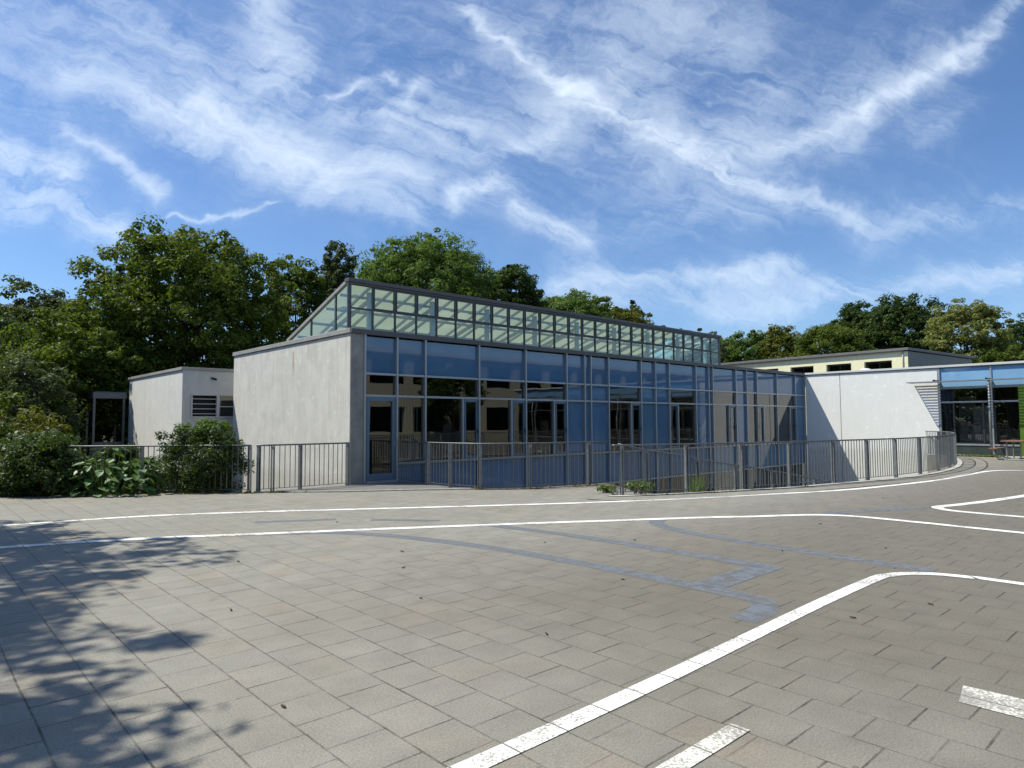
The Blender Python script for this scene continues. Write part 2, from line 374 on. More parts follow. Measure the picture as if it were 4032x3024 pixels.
    bp = t.new('ShaderNodeBump'); bp.inputs['Strength'].default_value = .55; bp.inputs['Distance'].default_value = .006
    tilt = t.m('MULTIPLY', t.m('SUBTRACT', tr1, .5), .5)
    t.put(bp.inputs['Height'], t.m('ADD', t.m('ADD', t.m('MULTIPLY', sp, .5), t.m('MULTIPLY', J, -1.6)), tilt)); t.l.new(bp.outputs[0], b.inputs['Normal'])
    return J
paving()
# painted markings: worn paint that lets the slab joints show as thin dark gaps
def paint(name, col, wear, alpha=1.0, worn=(.30, .29, .26)):
    mm, t, b = mat(name); co = oco(t); x = t.xyz(co)
    uu = t.m('DIVIDE', t.m('ADD', x[0], 7.62), .335); fu = t.m('SUBTRACT', uu, t.m('FLOOR', uu))
    du = t.m('MULTIPLY', t.m('MINIMUM', fu, t.m('SUBTRACT', 1.0, fu)), .335)
    n = t.noise(co, 60, 4, .7).outputs[0]; n2 = t.noise(co, 2.2, 3, .6).outputs[0]
    jn = t.ss(du, .0075, .0035)
    wr = t.ss(t.m('ADD', t.m('MULTIPLY', n, .6), t.m('MULTIPLY', n2, .4)), wear, wear+.10)
    c = t.mix(wr, col+(1,), worn+(1,))
    c = t.mix(t.m('MULTIPLY', jn, .92), c, (.10, .09, .075, 1))
    t.put(b.inputs['Base Color'], c); b.inputs['Roughness'].default_value = .65; b.inputs['Specular IOR Level'].default_value = .3
    if alpha < 1:
        edge = t.ss(t.noise(co, 7, 5, .65).outputs[0], .36, .58)
        t.put(b.inputs['Alpha'], t.m('MULTIPLY', t.m('SUBTRACT', 1.0, t.m('MULTIPLY', jn, .5)), t.map(edge, 0, 1, alpha*.4, alpha)))
    return mm
paint('line_white', (.82, .83, .81), .495)
paint('line_worn', (.72, .72, .66), .45)
paint('line_grey', (.185, .208, .245), .70, .78, (.26, .26, .26))
plain('dark_line', (.05, .045, .04), .8, var=.3)

# ------------------------------------------------------------------ mesh helpers
class MB:
    def __init__(s): s.v = []; s.f = []
    def quad(s, a, b, c, d):
        n = len(s.v); s.v += [tuple(a), tuple(b), tuple(c), tuple(d)]; s.f.append((n, n+1, n+2, n+3)); return s
    def poly(s, pts):
        n = len(s.v); s.v += [tuple(p) for p in pts]; s.f.append(tuple(range(n, n+len(pts)))); return s
    def box(s, x0, y0, z0, x1, y1, z1):
        if x1 < x0: x0, x1 = x1, x0
        if y1 < y0: y0, y1 = y1, y0
        if z1 < z0: z0, z1 = z1, z0
        n = len(s.v)
        s.v += [(x0, y0, z0), (x1, y0, z0), (x1, y1, z0), (x0, y1, z0), (x0, y0, z1), (x1, y0, z1), (x1, y1, z1), (x0, y1, z1)]
        s.f += [tuple(n+i for i in q) for q in ((0, 3, 2, 1), (4, 5, 6, 7), (0, 1, 5, 4), (1, 2, 6, 5), (2, 3, 7, 6), (3, 0, 4, 7))]
        return s
    def obox(s, p, q, wd, ht, up=(0, 0, 1)):
        """bar from p to q, wd across, ht along up (centred)"""
        p = Vector(p); q = Vector(q); d = (q-p).normalized(); upv = Vector(up)
        if abs(d.dot(upv)) > .99: upv = Vector((1, 0, 0))
        a = d.cross(upv).normalized()*(wd/2); b2 = a.cross(d).normalized()*(ht/2)
        n = len(s.v)
        for o in (p, q):
            for (i, j) in ((-1, -1), (1, -1), (1, 1), (-1, 1)): s.v.append(tuple(o+a*i+b2*j))
        s.f += [tuple(n+i for i in r) for r in ((0, 1, 2, 3), (7, 6, 5, 4), (0, 4, 5, 1), (1, 5, 6, 2), (2, 6, 7, 3), (3, 7, 4, 0))]
        return s
    def tube(s, pts, rad, n=8, cap=True):
        pts = [Vector(p) for p in pts]
        if not isinstance(rad, (list, tuple)): rad = [rad]*len(pts)
        base = len(s.v); prev = None
        for i, p in enumerate(pts):
            d = (pts[min(i+1, len(pts)-1)]-pts[max(i-1, 0)]).normalized()
            a = d.orthogonal().normalized() if prev is None else (prev-d*prev.dot(d)).normalized()
            prev = a; b2 = d.cross(a)
            for k in range(n):
                th = 2*math.pi*k/n; s.v.append(tuple(p+(a*math.cos(th)+b2*math.sin(th))*rad[i]))
        for i in range(len(pts)-1):
            for k in range(n):
                k2 = (k+1) % n; s.f.append((base+i*n+k, base+i*n+k2, base+(i+1)*n+k2, base+(i+1)*n+k))
        if cap:
            s.f.append(tuple(base+k for k in range(n))[::-1]); s.f.append(tuple(base+(len(pts)-1)*n+k for k in range(n)))
        return s
    def build(s, name, m_, parent=None, bevel=0., smooth=False):
        me = bpy.data.meshes.new(name); me.from_pydata(s.v, [], s.f); me.update()
        o = bpy.data.objects.new(name, me); C.objects.link(o)
        if m_: me.materials.append(MATS[m_])
        if smooth:
            for p in me.polygons: p.use_smooth = True
        if parent is not None:
            o.parent = parent; o.matrix_parent_inverse = parent.matrix_world.inverted() if False else Matrix.Translation(-Vector(parent_world(parent)))
        if bevel:
            bv = o.modifiers.new('bevel', 'BEVEL'); bv.width = bevel; bv.segments = 1; bv.limit_method = 'ANGLE'
        return o
def parent_world(p):
    v = Vector((0, 0, 0))
    while p is not None: v += p.location; v += (p.matrix_parent_inverse.translation if p.parent else Vector((0, 0, 0))); p = p.parent
    return v
def tag(o, label=None, cat=None, group=None, kind=None):
    if label: o['label'] = label
    if cat: o['category'] = cat
    if group: o['group'] = group
    if kind: o['kind'] = kind
    return o
def thing(name, label, cat, loc=(0, 0, 0), group=None):
    o = bpy.data.objects.new(name, None); C.objects.link(o); o.location = loc; o.empty_display_size = .3
    return tag(o, label, cat, group)
def struct(name, mb, m_, label=None):
    return tag(mb.build(name, m_), label, None, None, 'structure')
def mesh_np(name, V, F, m_, parent=None):
    me = bpy.data.meshes.new(name); nf, k = F.shape
    me.vertices.add(len(V)); me.vertices.foreach_set('co', V.astype(np.float32).ravel())
    me.loops.add(nf*k); me.loops.foreach_set('vertex_index', F.astype(np.int32).ravel())
    me.polygons.add(nf); me.polygons.foreach_set('loop_start', np.arange(0, nf*k, k, dtype=np.int32))
    me.polygons.foreach_set('loop_total', np.full(nf, k, dtype=np.int32))
    me.update(calc_edges=True); me.materials.append(MATS[m_])
    o = bpy.data.objects.new(name, me); C.objects.link(o)
    if parent is not None: o.parent = parent; o.matrix_parent_inverse = Matrix.Translation(-parent_world(parent))
    return o
def offs(pts, d):
    """offset an open 2D polyline to its right by d"""
    out = []
    for i, p in enumerate(pts):
        a = Vector(pts[max(i-1, 0)][:2]); b = Vector(pts[min(i+1, len(pts)-1)][:2]); t = (b-a).normalized()
        out.append((p[0]+t.y*d, p[1]-t.x*d))
    return out
def smooth_path(pts, n=6):
    P = [Vector(p) for p in pts]; out = []
    for i in range(len(P)-1):
        p0 = P[max(i-1, 0)]; p1 = P[i]; p2 = P[i+1]; p3 = P[min(i+2, len(P)-1)]
        for k in range(n):
            t = k/n
            out.append(tuple(.5*((2*p1)+(p2-p0)*t+(2*p0-5*p1+4*p2-p3)*t*t+(-p0+3*p1-3*p2+p3)*t**3)))
    out.append(tuple(P[-1])); return out
def ribbon(mb, pts, wd, z):
    """flat strip of width wd; mitred"""
    a = offs(pts, wd/2); b = offs(pts, -wd/2)
    for i in range(len(pts)-1): mb.quad((*a[i], z), (*a[i+1], z), (*b[i+1], z), (*b[i], z))
    return mb
def flat(pts, z):
    mb = MB(); v = [Vector((p[0], p[1], z)) for p in pts]
    mb.v = [tuple(p) for p in v]; 
    for tri in tessellate_polygon([v]):
        a, b, c = [v[i] for i in tri]
        if (b-a).cross(c-a).z < 0: tri = (tri[0], tri[2], tri[1])
        mb.f.append(tuple(tri))
    return mb

# ------------------------------------------------------------------ ground
LX = 26.19; H = 4.03
OUT0 = [(2.88, -6.19), (3.064, -6.375), (4.45, -7.00), (6.50, -7.73), (7.367, -8.02), (9.08, -8.36), (10.49, -8.66), (11.93, -8.88), (13.64, -8.98), (15.51, -8.94), (17.80, -8.69), (20.13, -8.22), (22.2, -7.68), (24.0, -7.05), (25.3, -6.35), (26.12, -5.55)]
OUTR = smooth_path(OUT0, 5)
MID = [(1.48, -.06), (1.42, -1.2), (1.42, -2.1), (1.56, -2.85), (1.66, -3.2), (2.63, -3.92), (4.28, -4.36), (4.86, -4.45)]
LEFT1 = [(-6.6, 3.62), (-5.912, 3.0), (-5.18, 2.39), (-4.07, 1.47), (-2.87, .36), (-2.5, .0)]
bound = [(-60, -60), (70, -60), (70, -5.5), (26.19, -5.5)] + OUTR[::-1] + MID[::-1] + [(1.48, .03), (-2.48, .03)] + LEFT1[::-1][1:] + [(-9, 4.4), (-60, 4.4)]
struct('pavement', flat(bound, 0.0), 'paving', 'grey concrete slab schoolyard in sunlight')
big = [(-400, -400), (400, -400), (400, 400), (-400, 400)]
def ringsheet():
    mb = MB(); z = -.03
    # four big sheets round the sunken court (x 1.3..26.2, y -9.2..0)
    for (x0, y0, x1, y1) in ((-400, -400, 400, -9.3), (-400, 8.3, 400, 400), (-400, -9.3, -9, 8.3), (-9, -9.3, -.1, -.1), (37, -9.3, 400, 8.3)): mb.quad((x0, y0, z), (x1, y0, z), (x1, y1, z), (x0, y1, z))
    return mb
struct('ground', ringsheet(), 'soil', 'dark soil beyond the paved yard')
struct('garden_bed', MB().quad((-9.1, -.2, -1.), (.2, -.2, -1.), (.2, 8.8, -1.), (-9.1, 8.8, -1.)).quad((-9, 8.3, -1), (.2, 8.3, -1), (.2, 8.3, -.03), (-9, 8.3, -.03)), 'soil', 'low planted bed behind the left railings')
gb = LEFT1+[(-2.48, .03), (0, .03)]; mb = MB()
for i in range(len(gb)-1): mb.quad((*gb[i], -1), (*gb[i+1], -1), (*gb[i+1], -.001), (*gb[i], -.001))
struct('yard_edge', mb, 'concrete', 'concrete edge of the yard above the planted bed')
struct('landing', flat([(-2.47, -.06), (-.94, -1.36), (.32, -2.13), (1.28, -2.80), (1.46, -2.88), (1.36, -2.1), (1.36, -1.2), (1.42, -.02), (-2.3, -.02)], .008), 'landing', 'dark landing slab in front of the glass door')
mb = MB(); kp = [(-2.47, -.09), (-.94, -1.40), (.32, -2.17), (1.28, -2.85), (1.56, -3.02)]
ribbon(mb, kp, .07, .03); a = offs(kp, .035)
for i in range(len(kp)-1): mb.quad((*a[i], .0), (*a[i+1], .0), (*a[i+1], .03), (*a[i], .03))
struct('kerb', mb, 'kerb', 'pale kerb strip along the landing')
FZ = -2.7
struct('courtyard_floor', flat([(1.3, .1), (1.3, -4.2), (3, -6.4), (7.4, -8.2), (13.6, -9.1), (20.2, -8.4), (26.3, -5.6), (26.3, .1)], FZ), 'concrete', 'sunken courtyard floor below the glass facade')
# kerb round the well, on top of the retaining wall
mb = MB(); ko = offs(OUTR, .10)
ribbon(mb, ko, .16, .012)
struct('kerb', mb, 'kerb', 'pale curved kerb outside the long curved railing')
mb = MB(); ribbon(mb, offs(OUTR, .20), .022, .006); ribbon(mb, offs(OUTR, .92), .045, .006)  # two thin dark curved lines, one beside the kerb, one further out
struct('dark_curves', mb, 'dark_line', 'thin dark curved lines in the paving')
mb = MB(); ribbon(mb, [(25.98, -6.3), (25.98, -22)], .22, .05)
mb.quad((25.87, -22, 0), (25.87, -6.3, 0), (25.87, -6.3, .05), (25.87, -22, .05))
struct('kerb', mb, 'kerb', 'pale kerb under the wing glazing')

# painted lines
L1 = [(-7.9, -2.12), (-7.31, -2.2), (-5.418, -2.6), (-3.769, -3.42), (-2.234, -4.38), (-.491, -5.48), (1.247, -6.53), (2.5, -7.17), (3.769, -7.75), (5.278, -8.36), (6.566, -8.87), (7.524, -9.19), (8.81, -9.48), (11.62, -9.86), (14.31, -9.93), (16.2, -9.99), (17.0, -10.2), (17.5, -10.75), (17.9, -11.6), (18.0, -12.6)]
L2 = [(-7.9, -4.49), (-6.963, -4.72), (-5.911, -5.14), (-4.726, -5.80), (-3.15, -6.68), (-1.463, -7.65), (.169, -8.65), (1.427, -9.43), (1.991, -9.85), (2.61, -10.25), (3.02, -10.58), (3.25, -11.1), (3.26, -12.05), (3.2, -13.3), (3.15, -16.)]
L3 = [(12.5, -12.9), (10.49, -12.55), (8.87, -12.28), (7.158, -11.98), (6.18, -11.76), (5.75, -11.63), (5.5, -11.62), (5.28, -11.76), (5.15, -12.05), (5.12, -12.5), (5.12, -13.), (5.12, -16.)]
L4 = [(-8.2, -13.02), (-5.5, -13.02), (-2.7, -12.93), (-1.22, -12.915), (-.95, -12.96), (-.74, -13.06), (-.57, -13.25), (-.47, -13.55), (-.43, -13.95), (-.42, -17)]
def line(pts, wd, m_, label, z=None, n=5, name='painted_line'):
    z = z or (.0025 if m_ == 'line_grey' else .005)
    mb = MB(); ribbon(mb, smooth_path(pts, n), wd, z); return struct(name, mb, m_, label)
line(L1, .175, 'line_white', 'far white painted line curving past the railing')
line(L2, .175, 'line_white', 'second white painted line bending away to the right')
line(L3, .19, 'line_white', 'hairpin white painted line at the right')
line(L4, .13, 'line_white', 'near bold white line turning at the right')
line([(-6.6, -13.67), (-5.25, -13.67)], .11, 'line_worn', 'worn pale dash at the bottom of the yard', n=2)
line([(-3.74, -14.30), (-3.76, -14.60)], .0, 'line_worn', 'x', n=1) if False else None
struct('painted_line', MB().quad((-4.05, -14.35, .004), (-4.03, -14.66, .004), (-3.55, -14.6, .004), (-3.765, -14.296, .004)) if False else flat([(-3.765, -14.30), (-4.06, -14.35), (-4.06, -15.2), (-3.73, -15.2)], .004), 'line_worn', 'worn pale rectangle at the lower right')
line([(-4.6, -5.9), (-4.291, -6.10), (-3.719, -6.62), (-3.365, -7.3), (-3.08, -8.25), (-2.9, -9.2), (-2.82, -10.06), (-2.79, -10.62), (-2.785, -11.6), (-2.785, -12.2), (-2.83, -12.5), (-2.95, -12.62), (-3.15, -12.70), (-3.5, -12.72)], .24, 'line_grey', 'faded blue grey line leading to the near white line')
line([(-1.75, -7.3), (-1.66, -7.95), (-1.52, -8.9), (-1.47, -9.7), (-1.46, -10.4), (-1.47, -11.9)], .24, 'line_grey', 'faded blue grey line in the middle of the yard')
line([(-1.41, -11.89), (-2.72, -11.92)], .32, 'line_grey', 'faded blue grey crossbar', z=.0038, n=2)
line([(.75, -8.98), (.45, -9.08), (.22, -9.28), (-.02, -9.7), (-.17, -10.3), (-.29, -11.3), (-.33, -12.), (-.37, -12.5), (-.39, -13.0), (-.39, -13.2)], .24, 'line_grey', 'faded blue grey line at the right')
line([(3.25, -10.55), (3.96, -10.87), (4.6, -11.14), (5.1, -11.36), (5.55, -11.56)], .22, 'line_grey', 'faded blue grey line joining two white lines')
line([(-4.25, -4.65), (-3.14, -5.27)], .20, 'line_grey', 'faint blue grey dash left of centre', n=2)
line([(-2.75, -5.72), (-2.0, -6.6)], .20, 'line_grey', 'faint blue grey dash near the centre', n=2)

# ------------------------------------------------------------------ retaining wall and ramp
rw = thing('retaining_wall', 'concrete retaining wall of the sunken court behind the curved railing', 'wall', (12, -9, FZ))
mb = MB(); o2 = offs(OUTR, .18)
for i in range(len(OUTR)-1):
    a, b2, c, d = OUTR[i], OUTR[i+1], o2[i+1], o2[i]
    mb.quad((*a, FZ), (*b2, FZ), (*b2, .010), (*a, .010)); mb.quad((*a, .010), (*b2, .010), (*c, .010), (*d, .010))
mb.build('curved_wall', 'concrete', rw)
mb = MB(); mo = offs(MID, -.12)
for i in range(len(MID)-1):
    a, b2, c, d = MID[i], MID[i+1], mo[i+1], mo[i]
    mb.quad((*c, FZ), (*d, FZ), (*d, .014), (*c, .014)); mb.quad((*a, .014), (*b2, .014), (*c, .014), (*d, .014)); mb.quad((*a, FZ), (*b2, FZ), (*b2, .014), (*a, .014))
mb.build('inner_wall', 'concrete', rw)
INN = [(4.86, -4.45, 0.), (5.74, -5.01, -.23), (6.66, -5.53, -.39), (7.0, -5.72, -.48), (8.18, -6.16, -.68), (8.98, -6.34, -.79), (11.4, -6.9, -1.2), (14.5, -7.2, -1.7), (18., -6.95, -2.25), (21, -6.3, FZ)]
INN = smooth_path(INN, 3)
def near_out(p):
    return min(OUTR, key=lambda q: (q[0]-p[0])**2+(q[1]-p[1])**2)
mb = MB(); prev = (2.88, -6.19)
for i in range(len(INN)-1):
    a, b2 = INN[i], INN[i+1]
    if i == 0: qa = (2.88, -6.19)
    k = min(len(OUTR)-1, int((i+1)*len(OUTR)*.80/len(INN)))
    qb = OUTR[k]
    mb.quad((*a, ), (qa[0], qa[1], a[2]), (qb[0], qb[1], b2[2]), (*b2, )); mb.quad((a[0], a[1], FZ), (b2[0], b2[1], FZ), (b2[0], b2[1], b2[2]), (a[0], a[1], a[2]))
    qa = qb
struct('ramp', mb, 'concrete', 'ramp going down beside the curved railing')

# ------------------------------------------------------------------ railings
def railing(name, label, pts, zb=None, h=1.08, posts=(), spacing=.118, end_post=True, group='grey steel bar railings', hr=.02, pw=.085):
    """pts: list of (x, y) or (x, y, z); posts: indices (float metres along the path)"""
    P = [Vector((p[0], p[1], p[2] if len(p) > 2 else 0.)) for p in pts]
    base = P[0]
    t = thing(name, label, 'railing', tuple(base), group)
    cum = [0]
    for i in range(len(P)-1): cum.append(cum[-1]+(P[i+1]-P[i]).length)
    def at(s):
        s = max(0, min(cum[-1], s))
        for i in range(len(P)-1):
            if s <= cum[i+1]+1e-9:
                f = (s-cum[i])/max(1e-9, cum[i+1]-cum[i]); return P[i].lerp(P[i+1], f), (P[i+1]-P[i]).normalized()
        return P[-1], (P[-1]-P[-2]).normalized()
    up = Vector((0, 0, 1))
    mb = MB(); mb.tube([p+up*h for p in P], hr, 6); mb.build('handrail', 'steel', t, smooth=True)
    mb = MB()
    for i in range(len(P)-1): mb.obox(P[i]+up*.075, P[i+1]+up*.075, .03, .012)
    mb.build('bottom_rail', 'steel', t)
    mb = MB(); s = spacing/2
    while s < cum[-1]:
        p, d = at(s); mb.obox(p+up*.075, p+up*(h-.01), .014, .014, (d.x, d.y, 0)); s += spacing
    mb.build('bars', 'steel', t)
    for s in posts:
        p, d = at(s); n = Vector((-d.y, d.x, 0)).normalized(); dd = Vector((d.x, d.y, 0)).normalized()
        mb = MB()
        for k in (-.028, .028): mb.obox(p+dd*k+up*-.25, p+dd*k+up*(h-.005), .012, pw, n)
        mb.obox(p+up*(h-.10), p+up*(h-.04), .05, .03, n)
        mb.build('post', 'steel_light', t)
    return t, cum[-1]
pth = OUTR
def arclen_to(pts, q):
    best = (1e9, 0); s = 0
    for i in range(len(pts)-1):
        a = Vector(pts[i][:2]); b = Vector(pts[i+1][:2]); L = (b-a).length
        t = max(0, min(1, (Vector(q)-a).dot(b-a)/(L*L))); d = (a.lerp(b, t)-Vector(q)).length
        if d < best[0]: best = (d, s+t*L)
        s += L
    return best[1]
inn_out = offs(OUTR, -.03)
po = [arclen_to(inn_out, q) for q in [(3.03, -6.35), (4.50, -7.03), (5.98, -7.55), (7.367, -8.05), (9.079, -8.34), (10.49, -8.66), (11.93, -8.9), (13.64, -8.96), (15.5, -8.94), (17.4, -8.7), (19.2, -8.4), (21., -8.), (22.7, -7.5), (24.3, -6.9), (25.4, -6.3)]]
railing('railing', 'long curved steel railing sweeping right along the sunken court', inn_out, posts=po)
mo2 = offs(MID, -.02)
pm = [arclen_to(mo2, q) for q in [(1.43, -1.4), (1.43, -2.3), (1.64, -3.19), (2.63, -3.92), (4.25, -4.36)]]
railing('railing', 'short angled steel railing between the glass door and the ramp entrance', mo2, posts=[p for p in pm])
railing('railing', 'sloping inner steel railing going down the ramp behind the curved railing', INN[1:], posts=[arclen_to(INN[1:], q) for q in [(5.74, -5.01), (7.0, -5.72), (8.18, -6.16), (9.6, -6.5), (11.4, -6.9), (13, -7.1), (14.5, -7.2), (16.5, -7.1)]])
railing('railing', 'straight steel railing in front of the sunlit grey wall', [(-2.45, -.13), (-2.09, -.10), (-1.4, -.14), (-.07, -.09)], posts=(.06, .40, 1.06, 2.34), spacing=.125)
railing('railing', 'steel railing overgrown by the climbing bush at the left', [(p[0], p[1]) for p in LEFT1[1:-1]]+[(-2.52, .0)], posts=(.25, 2.0, 3.4, 4.5), spacing=.13)

# ------------------------------------------------------------------ main glass building
B = thing('school_building', 'single storey building with blue glass facade, grey end wall and long glass skylight', 'building', (13, 4, 0))
DB = 8.15
mb = MB(); mb.box(0, 0.02, -1.1, .3, DB, 3.90); mb.build('end_wall', 'grey_render', B)
MB().box(.302, .0, -.4, .385, .3, 3.90).build('pier', 'pier_concrete', B) if False else None
MB().box(.012, -.004, -.4, .385, .018, 3.90).build('pier', 'pier_concrete', B)
mb = MB(); mb.box(.3, DB-.3, FZ, LX+4, DB, 3.9); mb.build('rear_wall', 'grey_render', B)
# roof slab, closed under the skylight to darken the rooms; coping, fascia
MB().box(.05, .06, 3.86, LX+.3, DB-.05, 3.95).build('roof', 'roof_felt', B)
mb = MB(); mb.box(-.045, -.03, 3.915, .28, DB+.03, 4.035); mb.build('coping', 'coping_metal', B, bevel=.006)
mb = MB(); mb.box(.283, -.055, 3.90, LX+.02, .25, 4.03); mb.box(.02, -.052, 3.905, .282, -.031, 4.032); mb.build('fascia', 'fascia_metal', B, bevel=.005)
# interior
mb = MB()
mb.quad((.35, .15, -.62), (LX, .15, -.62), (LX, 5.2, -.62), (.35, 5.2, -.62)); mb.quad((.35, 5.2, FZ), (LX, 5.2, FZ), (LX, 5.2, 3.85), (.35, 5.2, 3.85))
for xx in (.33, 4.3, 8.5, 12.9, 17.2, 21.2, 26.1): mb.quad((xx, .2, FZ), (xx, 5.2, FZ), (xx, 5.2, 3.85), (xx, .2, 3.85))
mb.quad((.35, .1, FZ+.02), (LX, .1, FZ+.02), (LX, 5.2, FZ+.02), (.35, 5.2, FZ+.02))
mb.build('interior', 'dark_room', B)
# facade grid
XS = [.41, 1.40, 2.33, 4.28, 6.21, 8.12, 9.03, 9.36, 10.33, 12.25, 13.17, 14.09, 16.0, 16.99, 17.31, 19.24, 20.2, 21.17, 23.13, 25.12, 26.15]
KIND = ['D', 'P', 'R', 'R', 'R', 'B', 'B', 'B', 'R', 'B', 'B', 'L', 'B', 'B', 'R', 'B', 'P', 'L', 'R', 'B']
ZT = [(2.91, 3.90), (2.33, 2.85), (.52, 2.27), (-.57, .46), (FZ+.05, -.63)]
YG = .06
fr = MB()
for i, xx in enumerate(XS):
    z0 = FZ if i > 1 else (0.0 if i == 0 else FZ)
    fr.box(xx-.026, -.035, z0, xx+(.026 if i < 20 else .055), .09, 3.90)
for z in (2.88, 2.30): fr.box(XS[0]+.026, -.022, z-.028, XS[-1]-.026, .088, z+.028)
for z in (.49, -.60): fr.box(XS[1]+.026, -.022, z-.028, XS[-1]-.026, .088, z+.028)
fr.build('curtain_wall_frame', 'frame_alu', B)
SILL = MB(); SILL.box(XS[1]+.026, -.07, .505, XS[-1]-.026, -.023, .522); SILL.build('window_sill', 'frame_alu', B)
rr = random.Random(4)
def pane(name, x0, x1, z0, z1, m_, y=YG, th=.012, parent=B):
    return MB().box(x0, y, z0, x1, y+th, z1).build(name, m_, parent)
def sheet(name, x0, x1, z0, z1, m_, y=YG, parent=B):
    return MB().quad((x0, y, z0), (x1, y, z0), (x1, y, z1), (x0, y, z1)).build(name, m_, parent)
for i, k in enumerate(KIND):
    x0, x1 = XS[i]+.026, XS[i+1]-.026
    pane('blue_panel', x0, x1, *ZT[0], 'blue_glass')
    if i > 0:
        pane('blue_panel', x0, x1, *ZT[3], 'blue_glass')
        sheet('basement_window', x0, x1, *ZT[4], 'window_glass')
    if k == 'B':
        pane('blue_panel', x0, x1, *ZT[1], 'blue_glass'); pane('blue_panel', x0, x1, *ZT[2], 'blue_glass')
    else:
        w_ = sheet('window', x0, x1, *ZT[1], 'window_glass')
        z0, z1 = ZT[2]
        if k == 'P': sheet('window', x0, x1, z0, z1, 'window_glass')
        elif k in 'RL':
            wd = .56
            if k == 'R': ax, bx, cx0, cx1 = x0, x1-wd-.05, x1-wd, x1
            else: ax, bx, cx0, cx1 = x0+wd+.05, x1, x0, x0+wd
            sheet('window', ax, bx, z0, z1, 'window_glass')
            mx = bx if k == 'R' else ax-.05
            MB().box(mx, -.018, z0, mx+.05, .086, z1).build('mullion', 'frame_alu', B)
            cf = MB(); y0, y1 = -.012, .07; e = .085
            cf.box(cx0+.002, y0, z0, cx0+e, y1, z1); cf.box(cx1-e, y0, z0, cx1-.002, y1, z1); cf.box(cx0+e, y0, z0, cx1-e, y1, z0+e); cf.box(cx0+e, y0, z1-e, cx1-e, y1, z1)
            y0 = -.03; g = .028
            cf.box(cx0+g, y0, z0+g, cx0+g+.014, -.0125, z1-g); cf.box(cx1-g-.014, y0, z0+g, cx1-g, -.0125, z1-g)
            c_ = cf.build('casement', 'frame_blue', B, bevel=.004)
            sheet('pane', cx0+e, cx1-e, z0+e, z1-e, 'window_glass', .03, c_)
            hx = cx1-.045 if k == 'R' else cx0+.045
            MB().box(hx-.012, -.055, 1.25, hx+.012, -.031, 1.38).build('handle', 'dark_metal', c_)
# door
x0, x1 = XS[0]+.026, XS[1]-.026
df = MB(); y0, y1 = -.02, .07; e = .125
df.box(x0, y0, .07, x0+e, y1, 2.27); df.box(x1-e, y0, .07, x1, y1, 2.27); df.box(x0+e, y0, .07, x1-e, y1, .25); df.box(x0+e, y0, 2.16, x1-e, y1, 2.27)
g = .03
df.box(x0+g, -.034, .10, x0+g+.012, -.0205, 2.25); df.box(x1-g-.012, -.034, .10, x1-g, -.0205, 2.25)
dr = df.build('door', 'frame_blue', B, bevel=.005)
sheet('pane', x0+e, x1-e, .25, 2.16, 'window_glass', .03, dr)
mbh = MB(); mbh.box(x1-.075, -.075, 1.02, x1-.055, -.021, 1.04); mbh.box(x1-.17, -.085, 1.02, x1-.055, -.072, 1.04); mbh.box(x1-.085, -.028, .95, x1-.045, -.0205, 1.10); mbh.build('handle', 'galv', dr)
MB().box(x0, -.09, .0, x1, .09, .068).build('threshold', 'frame_alu', B)
# vertical blinds in the window beside the door
mb = MB()
for k in range(9):
    xx = 1.46+k*.098; mb.quad((xx, .30, .62), (xx+.07, .345, .62), (xx+.07, .345, 2.24), (xx, .30, 2.24))
mb.build('vertical_blind', 'curtain', B)

# skylight
SX0, SX1, SY, SYB, ZR, ZB = .12, 18.45, .32, 4.05, 5.39, 4.04
SK = MB(); NP = 26; pw_ = (SX1-SX0)/NP
for k in range(NP+1):
    xx = SX0+k*pw_; wd = .02 if 0 < k < NP else .05
    SK.box(xx-wd, SY-.03, 4.0, xx+wd, SY+.03, 5.30)
SK.box(SX0+.05, SY-.026, 4.0, SX1-.05, SY+.026, 4.07)
SK.box(SX0+.05, SY-.024, 4.60, SX1-.05, SY+.024, 4.645); SK.box(SX0+.05, SY-.026, 5.235, SX1-.05, SY+.026, 5.30)
sk = SK.build('skylight', 'frame_dark', B)
# opening sashes in the upper row
sash = MB()
for k in range(1, NP-1):
    a = SX0+k*pw_+.022; b2 = a+pw_-.044; z0, z1 = 4.65, 5.232; e = .024; y0, y1 = SY-.045, SY+.02
    sash.box(a, y0, z0, a+e, y1, z1); sash.box(b2-e, y0, z0, b2, y1, z1); sash.box(a+e, y0, z0, b2-e, y1, z0+e); sash.box(a+e, y0, z1-e, b2-e, y1, z1)
sash.build('sash_frames', 'frame_dark', sk)
for k in range(NP):
    a = SX0+k*pw_+.02; b2 = a+pw_-.04
    MB().quad((a, SY, 4.07), (b2, SY, 4.07), (b2, SY, 5.235), (a, SY, 5.235)).build('pane', 'skylight_glass', sk)
